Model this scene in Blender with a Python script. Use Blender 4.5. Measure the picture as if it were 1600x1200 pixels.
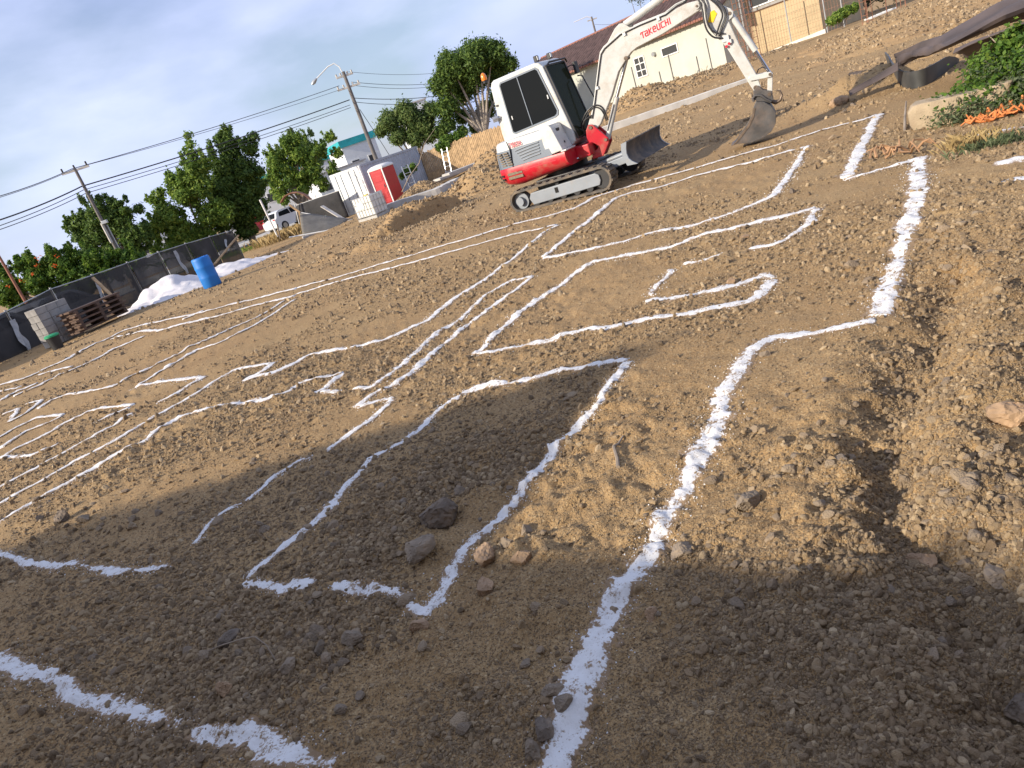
import bpy, math, random
import numpy as np
random.seed(7); rng = np.random.default_rng(11)
scene = bpy.context.scene
for o in list(bpy.data.objects): bpy.data.objects.remove(o)
COL = scene.collection
R = math.radians

# ------------------------------------------------------------------ camera
FPX, NADIR, CAMH = 1109.0, (1845.0, 3580.0), 1.7
_d = np.array([NADIR[0]-800, NADIR[1]-600.0]); _L = np.hypot(*_d)
ROLL = math.atan2(_d[0], _d[1]); PITCH = math.atan(FPX/_L)
FW = np.array([0, math.cos(PITCH), -math.sin(PITCH)]); UP0 = np.array([0, math.sin(PITCH), math.cos(PITCH)]); R0 = np.array([1., 0, 0])
IX = R0*math.cos(ROLL)-UP0*math.sin(ROLL); IY = -R0*math.sin(ROLL)-UP0*math.cos(ROLL)
cam_d = bpy.data.cameras.new('camera'); cam = bpy.data.objects.new('camera', cam_d); COL.objects.link(cam)
cam_d.sensor_width = 36; cam_d.lens = FPX/1600*36; cam_d.clip_start = .05; cam_d.clip_end = 3000
from mathutils import Matrix, Vector
cam.matrix_world = Matrix(((IX[0], -IY[0], -FW[0], 0), (IX[1], -IY[1], -FW[1], 0), (IX[2], -IY[2], -FW[2], CAMH), (0, 0, 0, 1)))
scene.camera = cam

# ------------------------------------------------------------------ light
SUN_EL, SUN_AZ = R(24), R(23)          # SUN_AZ: the way shadows fall, from +X
world = bpy.data.worlds.new('World'); scene.world = world; world.use_nodes = True
wn = world.node_tree; wn.nodes.clear()
def wnode(t, **k):
    n = wn.nodes.new(t)
    for a, b in k.items(): setattr(n, a, b)
    return n
wo = wnode('ShaderNodeOutputWorld'); wb = wnode('ShaderNodeBackground'); sky = wnode('ShaderNodeTexSky', sky_type='NISHITA', sun_disc=False)
sky.sun_elevation = SUN_EL; sky.sun_rotation = R(247); sky.air_density = 1.0; sky.dust_density = .8; sky.ozone_density = 2.0
wb.inputs[1].default_value = 0.10
tc = wnode('ShaderNodeTexCoord'); mp = wnode('ShaderNodeMapping'); mp.inputs['Scale'].default_value = (1, 1, 2.6); mp.inputs['Location'].default_value = (3.1, .4, .2)
ns = wnode('ShaderNodeTexNoise'); ns.inputs['Scale'].default_value = 2.3; ns.inputs['Detail'].default_value = 7; ns.inputs['Roughness'].default_value = .52
cr = wnode('ShaderNodeValToRGB'); cr.color_ramp.elements[0].position = .38; cr.color_ramp.elements[0].color = (.32, .32, .32, 1); cr.color_ramp.elements[1].position = .60; cr.color_ramp.elements[1].color = (.95, .95, .95, 1)
ns2 = wnode('ShaderNodeTexNoise'); ns2.inputs['Scale'].default_value = 1.4; ns2.inputs['Detail'].default_value = 5
cr2 = wnode('ShaderNodeValToRGB'); cr2.color_ramp.elements[0].position = .35; cr2.color_ramp.elements[0].color = (4.0, 4.8, 7.8, 1); cr2.color_ramp.elements[1].position = .68; cr2.color_ramp.elements[1].color = (8.0, 8.6, 10.6, 1)
mx = wnode('ShaderNodeMixRGB')
wn.links.new(tc.outputs['Generated'], mp.inputs['Vector']); wn.links.new(mp.outputs[0], ns.inputs['Vector']); wn.links.new(mp.outputs[0], ns2.inputs['Vector'])
wn.links.new(ns.outputs['Fac'], cr.inputs[0]); wn.links.new(ns2.outputs['Fac'], cr2.inputs[0])
wn.links.new(cr.outputs[0], mx.inputs[0]); wn.links.new(sky.outputs[0], mx.inputs[1]); wn.links.new(cr2.outputs[0], mx.inputs[2])
wn.links.new(mx.outputs[0], wb.inputs[0]); wn.links.new(wb.outputs[0], wo.inputs[0])
sd = bpy.data.lights.new('sun', 'SUN'); sd.energy = 4.9; sd.angle = R(.9); sd.color = (1, .89, .73)
sun = bpy.data.objects.new('sun', sd); COL.objects.link(sun)
sun.rotation_euler = Vector((math.cos(SUN_AZ)*math.cos(SUN_EL), math.sin(SUN_AZ)*math.cos(SUN_EL), -math.sin(SUN_EL))).to_track_quat('-Z', 'Y').to_euler()
sun.location = (-20, -10, 20)
vs = scene.view_settings; vs.view_transform = 'Standard'; vs.look = 'None'; vs.gamma = 1; vs.use_curve_mapping = False; vs.exposure = 0.40
scene.cycles.max_bounces = 6; scene.cycles.transparent_max_bounces = 12

# ------------------------------------------------------------------ pixel <-> place (photograph pixels, 1600 x 1200)
CAMO = np.array([0, 0, CAMH])
def ray(u, v): return FW*FPX+IX*(u-800)+IY*(v-600)
def on_z(u, v, z): d = ray(u, v); return CAMO+d*((z-CAMH)/d[2])
def at(u, v, Y): d = ray(u, v); return CAMO+d*(Y/d[1])
def sst(t): t = np.clip(t, 0, 1); return t*t*(3-2*t)
def zbase(x, y):
    return -.42*sst((y-25)/10)*sst((5-x)/5)+.55*sst((y-27)/10)*sst((x-5)/5)
def G(u, v):
    z = 0.
    for _ in range(24): p = on_z(u, v, z); z = .5*z+.5*float(hlow(p[0], p[1]))
    return np.array([p[0], p[1], float(hlow(p[0], p[1]))])
def gz(x, y): return float(hlow(x, y))

# ------------------------------------------------------------------ noise and terrain
def _hash(ix, iy, seed):
    n = (ix.astype(np.int64)*374761393+iy.astype(np.int64)*668265263+seed*1442695041) & 0xffffffff
    n = ((n ^ (n >> 13))*1274126177) & 0xffffffff
    return ((n ^ (n >> 16)) & 0xffff)/65535.0
def noise(x, y, seed=0):
    x = np.asarray(x, float); y = np.asarray(y, float)
    ix = np.floor(x); iy = np.floor(y); fx = x-ix; fy = y-iy; fx = fx*fx*(3-2*fx); fy = fy*fy*(3-2*fy)
    a = _hash(ix, iy, seed); b = _hash(ix+1, iy, seed); c = _hash(ix, iy+1, seed); d = _hash(ix+1, iy+1, seed)
    return (a+(b-a)*fx)*(1-fy)+(c+(d-c)*fx)*fy-.5
def seg_dist(x, y, P):
    best = np.full(np.shape(x), 1e9); side = np.zeros(np.shape(x))
    for a, b in zip(P, P[1:]):
        dx, dy = b[0]-a[0], b[1]-a[1]; L2 = dx*dx+dy*dy
        t = np.clip(((x-a[0])*dx+(y-a[1])*dy)/L2, 0, 1)
        d = np.hypot(x-a[0]-t*dx, y-a[1]-t*dy); s = (x-a[0])*dy-(y-a[1])*dx
        m = d < best; best = np.where(m, d, best); side = np.where(m, np.sign(s), side)
    return best, side
_flat = lambda u, v: on_z(u, v, 0)[:2]
FURROW = [_flat(*p) for p in [(1500, 430), (1455, 560), (1405, 700), (1425, 800), (1490, 900), (1580, 1040), (1640, 1190)]]
PIT = [_flat(*p) for p in [(520, 393), (600, 368), (688, 342)]]
BERM = [_flat(*p) for p in [(490, 415), (560, 396), (640, 380), (700, 358)]]
BK0 = _flat(556, 388); BKD = (math.cos(R(43)), math.sin(R(43)))
BANK = [_flat(*p) for p in [(1330, 150), (1480, 95), (1640, 40)]]
def hlow(x, y):
    x = np.asarray(x, float); y = np.asarray(y, float)
    h = zbase(x, y)+.10*noise(x/3.3+5, y/3.3, 1)*sst((np.hypot(x, y)-1)/5)+.05*noise(x/1.2, y/1.2, 2)
    h = h+1.2*noise(x/60, y/60, 3)*sst((np.hypot(x, y)-70)/80)
    return h
def hterr(x, y):
    h = hlow(x, y); r = np.hypot(x, y)
    rough = np.clip(.55+1.3*noise(x/1.7+9, y/1.7+3, 4)+.5*noise(x/.6, y/.6, 5)+.7*sst((4.6-r)/2.2), .30, 1.6)
    d, s = seg_dist(x, y, FURROW)
    sdn = d*np.where(s == 0, 1, s)+.10*noise(x/.22, y/.22, 17)+.05*noise(x/.09, y/.09, 18)
    h = h-.085*np.exp(-((sdn-.03)/.13)**2)+.060*np.exp(-((sdn+.22)/.17)**2)+.035*np.exp(-((sdn-.38)/.2)**2)
    rough = rough+.8*np.exp(-(d/.4)**2)
    dp, _ = seg_dist(x, y, PIT); db, _ = seg_dist(x, y, BERM); dk, _ = seg_dist(x, y, BANK)
    n2 = noise(x/.45, y/.45, 16)
    h = h+(.10+.14*n2)*np.exp(-(db/.35)**2)
    h = h+(.30+.2*n2)*np.exp(-(dk/.9)**2)
    rough = rough+1.2*np.exp(-(db/.7)**2)+1.5*np.exp(-(dk/1.2)**2)
    f = np.abs(noise(x/.30, y/.30, 6)); g = noise(x/.13, y/.13, 7); k = noise(x/.055, y/.055, 8); q = noise(x/.026, y/.026, 9)
    near = .45+.55*sst((30-r)/24)
    h = h+rough*near*(.050*(f-.12)+.030*g+.019*k*(1+np.maximum(0, g*2))+.010*q)
    return h

NC_F, NC_B, NR = 900, 46, 640
AZ0, AZ1 = R(-60), R(54)
az = np.concatenate([np.linspace(AZ0, AZ1, NC_F, endpoint=False), np.linspace(AZ1, AZ0+2*math.pi, NC_B, endpoint=False)])
NC = len(az); U0, U1 = .9**-.5, 420**-.5
rad = np.linspace(U0, U1, NR)**-2
RR, AA = np.meshgrid(rad, az, indexing='ij')
GX = RR*np.sin(AA); GY = RR*np.cos(AA); GZ = hterr(GX, GY)
def grid_z(x, y):
    x = np.asarray(x, float); y = np.asarray(y, float)
    r = np.clip(np.hypot(x, y), .9, 419); a = np.arctan2(x, y)
    fr = (U0-r**-.5)/(U0-U1)*(NR-1); fa = np.clip((a-AZ0)/(AZ1-AZ0)*NC_F, 0, NC_F-2)
    i = np.clip(np.floor(fr).astype(int), 0, NR-2); j = np.floor(fa).astype(int); fr = fr-i; fa = fa-j
    return (GZ[i, j]*(1-fr)+GZ[i+1, j]*fr)*(1-fa)+(GZ[i, j+1]*(1-fr)+GZ[i+1, j+1]*fr)*fa

# ------------------------------------------------------------------ materials
def nodes_of(name):
    m = bpy.data.materials.new(name); m.use_nodes = True; nt = m.node_tree
    return m, nt, nt.nodes['Principled BSDF']
def lk(nt, a, b): nt.links.new(a, b)
def add(nt, t, **k):
    n = nt.nodes.new(t)
    for a, b in k.items():
        if a in n.inputs: n.inputs[a].default_value = b
        else: setattr(n, a, b)
    return n
def ramp(nt, src, stops):
    n = nt.nodes.new('ShaderNodeValToRGB'); e = n.color_ramp.elements
    while len(e) < len(stops): e.new(.5)
    for x, (p, c) in zip(e, stops):
        x.position = p; x.color = (*c, 1) if not isinstance(c, (int, float)) else (c, c, c, 1)
    lk(nt, src, n.inputs[0]); return n
def mixc(nt, f, a, b, mode='MIX'):
    n = nt.nodes.new('ShaderNodeMixRGB'); n.blend_type = mode
    for s, v in zip(n.inputs, (f, a, b)):
        if isinstance(v, (int, float)): s.default_value = v
        elif isinstance(v, tuple): s.default_value = (*v, 1)
        else: lk(nt, v, s)
    return n.outputs[0]
def mat(name, col, rough=.6, metal=0, var=.18, scale=3., bump=.0, bscale=40., dirt=0., dirtcol=(.30, .22, .14), dscale=2.5, coat=0):
    m, nt, b = nodes_of(name); tcn = add(nt, 'ShaderNodeTexCoord'); oc = tcn.outputs['Object']
    n1 = add(nt, 'ShaderNodeTexNoise', Scale=scale, Detail=6.); lk(nt, oc, n1.inputs['Vector'])
    lo = tuple(c*(1-var) for c in col); hi = tuple(min(1, c*(1+var)) for c in col)
    c = ramp(nt, n1.outputs['Fac'], [(.3, lo), (.7, hi)]).outputs[0]
    if dirt:
        n2 = add(nt, 'ShaderNodeTexNoise', Scale=dscale, Detail=9., Roughness=.65); lk(nt, oc, n2.inputs['Vector'])
        f = ramp(nt, n2.outputs['Fac'], [(.62-.35*dirt, 0.), (.80-.1*dirt, min(1, dirt*1.3))]).outputs[0]
        c = mixc(nt, f, c, dirtcol)
        lk(nt, ramp(nt, f, [(0, rough), (1, .9)]).outputs[0], b.inputs['Roughness'])
    else: b.inputs['Roughness'].default_value = rough
    lk(nt, c, b.inputs['Base Color']); b.inputs['Metallic'].default_value = metal
    if coat: b.inputs['Coat Weight'].default_value = coat
    if bump:
        n3 = add(nt, 'ShaderNodeTexNoise', Scale=bscale, Detail=5.); lk(nt, oc, n3.inputs['Vector'])
        bp = add(nt, 'ShaderNodeBump', Strength=bump, Distance=.02); lk(nt, n3.outputs['Fac'], bp.inputs['Height']); lk(nt, bp.outputs[0], b.inputs['Normal'])
    return m
def mat_ground(name, tint=(1, 1, 1)):
    m, nt, b = nodes_of(name); oc = add(nt, 'ShaderNodeTexCoord').outputs['Object']
    T = lambda r, g, bb: (r*tint[0], g*tint[1], bb*tint[2])
    n1 = add(nt, 'ShaderNodeTexNoise', Scale=.9, Detail=8., Roughness=.6); n2 = add(nt, 'ShaderNodeTexNoise', Scale=.23, Detail=4.); n3 = add(nt, 'ShaderNodeTexNoise', Scale=38., Detail=6., Roughness=.7)
    v1 = add(nt, 'ShaderNodeTexVoronoi', Scale=85.); v2 = add(nt, 'ShaderNodeTexVoronoi', Scale=210.)
    for n in (n1, n2, n3, v1, v2): lk(nt, oc, n.inputs['Vector'])
    c = ramp(nt, n1.outputs['Fac'], [(.3, T(.270, .165, .083)), (.52, T(.345, .225, .118)), (.72, T(.435, .305, .175))]).outputs[0]
    c = mixc(nt, ramp(nt, n2.outputs['Fac'], [(.45, 0.), (.68, .45)]).outputs[0], c, T(.37, .205, .095))
    c = mixc(nt, ramp(nt, n3.outputs['Fac'], [(.25, .0), (.75, .55)]).outputs[0], c, T(.50, .37, .23))
    cell = ramp(nt, v1.outputs['Color'], [(.2, T(.16, .115, .075)), (.6, T(.38, .27, .16)), (.85, T(.56, .44, .29))]).outputs[0]
    c = mixc(nt, ramp(nt, v1.outputs['Distance'], [(.25, .75), (.55, .1)]).outputs[0], c, cell)
    lk(nt, c, b.inputs['Base Color']); b.inputs['Roughness'].default_value = .95; b.inputs['Specular IOR Level'].default_value = .15
    h = mixc(nt, .5, v1.outputs['Distance'], v2.outputs['Distance']); h2 = mixc(nt, .5, h, n3.outputs['Fac'])
    bp = add(nt, 'ShaderNodeBump', Strength=1., Distance=.014); lk(nt, h2, bp.inputs['Height']); lk(nt, bp.outputs[0], b.inputs['Normal'])
    return m
def mat_stone(name, cols):
    m, nt, b = nodes_of(name); oc = add(nt, 'ShaderNodeTexCoord').outputs['Object']; oi = add(nt, 'ShaderNodeObjectInfo')
    c = ramp(nt, oi.outputs['Random'], [(i/(len(cols)-1), k) for i, k in enumerate(cols)]).outputs[0]
    n1 = add(nt, 'ShaderNodeTexNoise', Scale=2.2, Detail=8., Roughness=.7); lk(nt, oc, n1.inputs['Vector'])
    c = mixc(nt, ramp(nt, n1.outputs['Fac'], [(.3, 0.), (.75, .7)]).outputs[0], c, (.36, .26, .165))
    lk(nt, c, b.inputs['Base Color']); b.inputs['Roughness'].default_value = .9; b.inputs['Specular IOR Level'].default_value = .2
    bp = add(nt, 'ShaderNodeBump', Strength=.5, Distance=.1); n4 = add(nt, 'ShaderNodeTexNoise', Scale=6., Detail=6.); lk(nt, oc, n4.inputs['Vector']); lk(nt, n4.outputs['Fac'], bp.inputs['Height']); lk(nt, bp.outputs[0], b.inputs['Normal'])
    return m
def mat_chalk():
    m, nt, b = nodes_of('chalk_powder'); oc = add(nt, 'ShaderNodeTexCoord').outputs['Object']
    at_ = add(nt, 'ShaderNodeAttribute', attribute_name='cover'); n1 = add(nt, 'ShaderNodeTexNoise', Scale=90., Detail=5., Roughness=.75); n2 = add(nt, 'ShaderNodeTexNoise', Scale=14., Detail=6., Roughness=.7)
    lk(nt, oc, n1.inputs['Vector']); lk(nt, oc, n2.inputs['Vector'])
    s = add(nt, 'ShaderNodeMath', operation='ADD'); lk(nt, n1.outputs['Fac'], s.inputs[0]); lk(nt, n2.outputs['Fac'], s.inputs[1])
    s2 = add(nt, 'ShaderNodeMath', operation='ADD'); lk(nt, s.outputs[0], s2.inputs[0]); lk(nt, at_.outputs['Fac'], s2.inputs[1])
    f = ramp(nt, add_scale(nt, s2.outputs[0], .5), [(.535, 0.), (.60, 1.)]).outputs[0]
    lk(nt, mixc(nt, f, (.30, .21, .13), (.74, .73, .715)), b.inputs['Base Color']); b.inputs['Roughness'].default_value = 1; b.inputs['Specular IOR Level'].default_value = .1
    bp = add(nt, 'ShaderNodeBump', Strength=.5, Distance=.008); lk(nt, s.outputs[0], bp.inputs['Height']); lk(nt, bp.outputs[0], b.inputs['Normal'])
    return m
def add_scale(nt, src, k):
    n = add(nt, 'ShaderNodeMath', operation='MULTIPLY'); lk(nt, src, n.inputs[0]); n.inputs[1].default_value = k; return n.outputs[0]
def mat_leaf(name, a, b_, c_, tr=.3):
    m, nt, b = nodes_of(name); ge = add(nt, 'ShaderNodeNewGeometry'); out = nt.nodes['Material Output']
    oc = add(nt, 'ShaderNodeTexCoord').outputs['Object']; n1 = add(nt, 'ShaderNodeTexNoise', Scale=.7, Detail=3.); lk(nt, oc, n1.inputs['Vector'])
    f = mixc(nt, .45, ge.outputs['Random Per Island'], n1.outputs['Fac'])
    c = ramp(nt, f, [(.2, a), (.5, b_), (.85, c_)]).outputs[0]
    lk(nt, c, b.inputs['Base Color']); b.inputs['Roughness'].default_value = .6; b.inputs['Specular IOR Level'].default_value = .3
    t = add(nt, 'ShaderNodeBsdfTranslucent'); lk(nt, c, t.inputs['Color']); ms = add(nt, 'ShaderNodeMixShader'); ms.inputs[0].default_value = tr
    lk(nt, b.outputs[0], ms.inputs[1]); lk(nt, t.outputs[0], ms.inputs[2]); lk(nt, ms.outputs[0], out.inputs['Surface'])
    return m
def mat_glass(name, col=(.012, .014, .016), rough=.06):
    m, nt, b = nodes_of(name); b.inputs['Base Color'].default_value = (*col, 1); b.inputs['Roughness'].default_value = rough; b.inputs['Specular IOR Level'].default_value = .03
    return m
def mat_shade(name, alpha=.86):
    m, nt, b = nodes_of(name); out = nt.nodes['Material Output']; oc = add(nt, 'ShaderNodeTexCoord').outputs['Object']
    n = add(nt, 'ShaderNodeTexNoise', Scale=1.3, Detail=5.); lk(nt, oc, n.inputs['Vector'])
    lk(nt, ramp(nt, n.outputs['Fac'], [(.35, (.014, .014, .016)), (.75, (.045, .043, .045))]).outputs[0], b.inputs['Base Color']); b.inputs['Roughness'].default_value = .8
    t = add(nt, 'ShaderNodeBsdfTransparent'); ms = add(nt, 'ShaderNodeMixShader')
    lk(nt, ramp(nt, n.outputs['Fac'], [(.3, alpha-.08), (.7, alpha+.06)]).outputs[0], ms.inputs[0])
    lk(nt, t.outputs[0], ms.inputs[1]); lk(nt, b.outputs[0], ms.inputs[2]); lk(nt, ms.outputs[0], out.inputs['Surface'])
    return m
M = dict(
    ground=mat_ground('dry_soil', (.95, .915, .80)), pile=mat_ground('heaped_soil', (1.0, .96, .85)), chalk=mat_chalk(),
    stone=mat_stone('loose_stone', [(.15, .125, .10), (.25, .195, .14), (.33, .25, .17), (.21, .18, .15), (.42, .32, .21)]),
    gravel=mat_stone('gravel_bits', [(.10, .072, .046), (.28, .20, .118), (.42, .305, .175), (.16, .12, .078), (.60, .46, .285)]),
    rock_dark=mat('dark_rock', (.165, .127, .095), .85, var=.4, scale=9, bump=.6, bscale=20, dirt=.45, dscale=9),
    rock_grey=mat('grey_rock', (.25, .195, .14), .9, var=.35, scale=9, bump=.6, bscale=20, dirt=.45, dscale=9),
    rock_tan=mat('tan_rock', (.36, .24, .145), .9, var=.35, scale=9, bump=.6, bscale=20, dirt=.3, dscale=9),
    white=mat('white_paint', (.55, .56, .545), .35, var=.05, dirt=.42, dscale=4, coat=.15),
    whiteboom=mat('boom_paint', (.55, .555, .53), .38, var=.06, dirt=.44, dscale=5, coat=.1),
    red=mat('red_paint', (.48, .008, .022), .38, var=.1, dirt=.40, dscale=5, coat=.15),
    redmark=mat('red_lettering', (.68, .03, .05), .5, var=.05), pinkmark=mat('faded_red_lettering', (.75, .22, .24), .5, var=.05),
    hood=mat('grey_plastic', (.155, .185, .225), .5, var=.08, dirt=.15), steel=mat('grey_blue_paint', (.235, .26, .29), .45, var=.1, dirt=.3, dscale=5),
    rubber=mat('dusty_rubber', (.085, .078, .07), .85, var=.3, scale=8, dirt=.55, dscale=5, bump=.3), black=mat('black_plastic', (.02, .02, .022), .5, var=.2, dirt=.12),
    hose=mat('black_hose', (.025, .025, .027), .45, var=.2, dirt=.1), chrome=mat('chrome_rod', (.55, .57, .62), .18, 1, var=.05), pin=mat('greasy_steel', (.16, .12, .09), .55, .5, var=.4, scale=12),
    bucket=mat('worn_bucket_steel', (.085, .08, .078), .5, .2, var=.35, scale=5, dirt=.4, dscale=4, dirtcol=(.24, .16, .11), bump=.15),
    blade=mat('worn_blade_steel', (.065, .058, .054), .75, .0, var=.35, scale=5, dirt=.45, dscale=4), slot=mat('dark_void', (.012, .011, .010), .9), tangrille=mat('dusty_mesh', (.20, .16, .115), .9, var=.3, scale=30),
    glass=mat_glass('tinted_glass'), glassf=mat_glass('front_glass', (.022, .025, .014), .1), amber=mat('amber_lens', (.85, .22, .01), .25, var=.1, coat=.5), yellow=mat('yellow_strap', (.85, .55, .01), .6, var=.1), redcap=mat('red_cap', (.65, .02, .04), .5),
    silver=mat('galvanised', (.45, .46, .47), .4, .6, var=.15), concrete=mat('concrete', (.46, .44, .41), .9, var=.2, scale=2.5, bump=.3, dirt=.2), concl=mat('pale_concrete', (.62, .59, .53), .9, var=.15, scale=2, bump=.3, dirt=.2), block=mat('grey_block', (.30, .285, .265), .95, var=.2, scale=4, bump=.4),
    sand=mat('white_sand', (.66, .625, .62), 1, var=.08, scale=4, bump=.4, bscale=25), blue=mat('blue_plastic', (.010, .17, .55), .55, var=.08, dirt=.08), wood=mat('weathered_timber', (.42, .28, .15), .85, var=.3, scale=6, bump=.3), plank=mat('brown_boards', (.115, .07, .048), .85, var=.35, scale=5, bump=.3),
    fence=mat('bamboo_boards', (.40, .27, .145), .85, var=.35, scale=5), shade=mat_shade('black_shade_cloth', .93), shade2=mat_shade('dark_shade_cloth', .95), clothrip=mat('torn_white_cloth', (.42, .43, .44), .8, var=.2, scale=5),
    post=mat('galvanised_post', (.42, .42, .41), .5, .4, var=.15), pole=mat('grey_pole', (.15, .135, .125), .85, var=.25, scale=3), polered=mat('rust_pole', (.26, .11, .07), .85, var=.25), wire=mat('cable', (.02, .02, .022), .6), wiref=mat('thin_cable', (.10, .11, .13), .6), insul=mat('pole_hardware', (.50, .47, .42), .6, var=.3),
    wallg=mat('pale_green_plaster', (.465, .475, .415), .9, var=.07, scale=.8, bump=.15, bscale=12, dirt=.22, dirtcol=(.42, .37, .27), dscale=.7), wally=mat('cream_plaster', (.45, .35, .21), .9, var=.12, scale=.8, bump=.15, dirt=.2, dirtcol=(.5, .38, .22), dscale=1.2),
    tile=mat('dark_roof_tile', (.10, .062, .056), .8, var=.35, scale=2.5, bump=.2), fascia=mat('brown_fascia', (.24, .10, .07), .7, var=.2), winw=mat('white_frame', (.72, .72, .70), .5, var=.05), pane=mat_glass('window_pane', (.06, .062, .065), .12),
    conw=mat('container_white', (.72, .745, .74), .5, var=.08, scale=1.2, dirt=.12), conshade=mat('container_shaded_side', (.40, .44, .50), .6, var=.14, scale=1.2, dirt=.22, dirtcol=(.30, .22, .18)), potty=mat('red_plastic', (.42, .02, .026), .45, var=.1, dirt=.08), pottyw=mat('translucent_roof', (.72, .70, .66), .5, var=.1),  # container side: shade painted in as a grey blue version of the white
    ibc=mat('tote_bottle', (.72, .71, .66), .5, var=.1, dirt=.12), ibcg=mat('tote_side', (.42, .41, .38), .6, var=.15), tarp=mat('grey_tarp', (.15, .135, .11), .75, var=.22, scale=2.2, bump=.3, bscale=6), rust=mat('rusty_steel', (.25, .12, .075), .85, var=.4, scale=5, bump=.3),
    teal=mat('teal_paint', (.02, .33, .36), .6), bwhite=mat('white_building', (.66, .68, .70), .85, var=.1, scale=.5), roofgrey=mat('grey_roof', (.42, .40, .39), .9, var=.2), asphalt=mat('road_concrete', (.42, .40, .37), .95, var=.15, scale=.6),
    carw=mat('car_white', (.72, .73, .74), .25, var=.03, coat=.6), carr=mat('car_red', (.45, .015, .02), .25, var=.03, coat=.6), cars=mat('car_silver', (.42, .43, .45), .3, .3, var=.05, coat=.6), tyre=mat('tyre', (.018, .018, .02), .85), rim=mat('rim', (.40, .41, .42), .35, .7), tail=mat('tail_lamp', (.5, .01, .015), .3, coat=.5),
    green=mat('green_lid', (.02, .30, .12), .5), bark=mat('bark', (.20, .155, .115), .95, var=.35, scale=6, bump=.5), barkp=mat('pale_bark', (.33, .28, .225), .95, var=.3, scale=6, bump=.4), root=mat('dry_root', (.33, .19, .10), .9, var=.3, scale=8), stick=mat('grey_stick', (.30, .24, .18), .9, var=.3),
    net=mat('orange_netting', (.58, .20, .06), .7, var=.2, scale=12), mesh=mat('brown_geotextile', (.085, .064, .058), .8, var=.45, scale=1.2, bump=.4, bscale=5), ublade=mat('dark_rubber_sheet', (.06, .062, .062), .55, var=.3, scale=3, dirt=.35, dirtcol=(.26, .17, .12), dscale=2), sandstone=mat('coral_block', (.36, .285, .19), .95, var=.22, scale=5, bump=.5, dirt=.4, dirtcol=(.28, .19, .13), dscale=4), pvc=mat('white_pipe', (.74, .72, .68), .5, var=.05),
    leaf1=mat_leaf('leaf_dark', (0.042, 0.082, 0.022), (0.098, 0.170, 0.035), (0.226, 0.316, 0.063), .45), leaf2=mat_leaf('leaf_mid', (0.074, 0.141, 0.028), (0.168, 0.270, 0.046), (0.370, 0.455, 0.081), .45), leaf3=mat_leaf('leaf_light', (0.065, 0.118, 0.032), (0.139, 0.211, 0.061), (0.260, 0.312, 0.100), .45),
    leaf4=mat_leaf('leaf_bright', (0.046, 0.101, 0.015), (0.101, 0.194, 0.027), (0.219, 0.302, 0.044), .45), leafg=mat_leaf('leaf_grey', (.060, .084, .042), (.114, .150, .072), (.204, .228, .114), .4), flower=mat_leaf('flame_flower', (.55, .06, .01), (.7, .11, .02), (.8, .2, .04)), drygrass=mat_leaf('dry_grass', (.30, .21, .09), (.42, .30, .13), (.52, .40, .2)), palm=mat_leaf('palm_leaf', (.05, .10, .03), (.10, .165, .05), (.19, .25, .09)),
)

# ------------------------------------------------------------------ builders
def tag(o, label=None, cat=None, group=None, kind=None):
    if label: o['label'] = label
    if cat: o['category'] = cat
    if group: o['group'] = group
    if kind: o['kind'] = kind
    return o
def empty(name, loc, rz=0, label=None, cat=None, group=None):
    o = bpy.data.objects.new(name, None); COL.objects.link(o); o.location = loc; o.rotation_euler = (0, 0, rz); o.empty_display_size = .2
    return tag(o, label, cat, group)
def npmesh(name, V, F, smooth=False):
    V = np.asarray(V, np.float32); F = np.asarray(F, np.int32); me = bpy.data.meshes.new(name); k = F.shape[1]
    me.vertices.add(len(V)); me.vertices.foreach_set('co', V.ravel()); me.loops.add(F.size); me.loops.foreach_set('vertex_index', F.ravel())
    me.polygons.add(len(F)); me.polygons.foreach_set('loop_start', np.arange(0, F.size, k, dtype=np.int32)); me.polygons.foreach_set('loop_total', np.full(len(F), k, np.int32))
    me.polygons.foreach_set('use_smooth', np.full(len(F), smooth)); me.update(calc_edges=True); return me
def link(name, me, m=None, parent=None):
    o = bpy.data.objects.new(name, me); COL.objects.link(o)
    if m is not None: me.materials.append(m)
    if parent is not None: o.parent = parent
    return o
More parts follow.
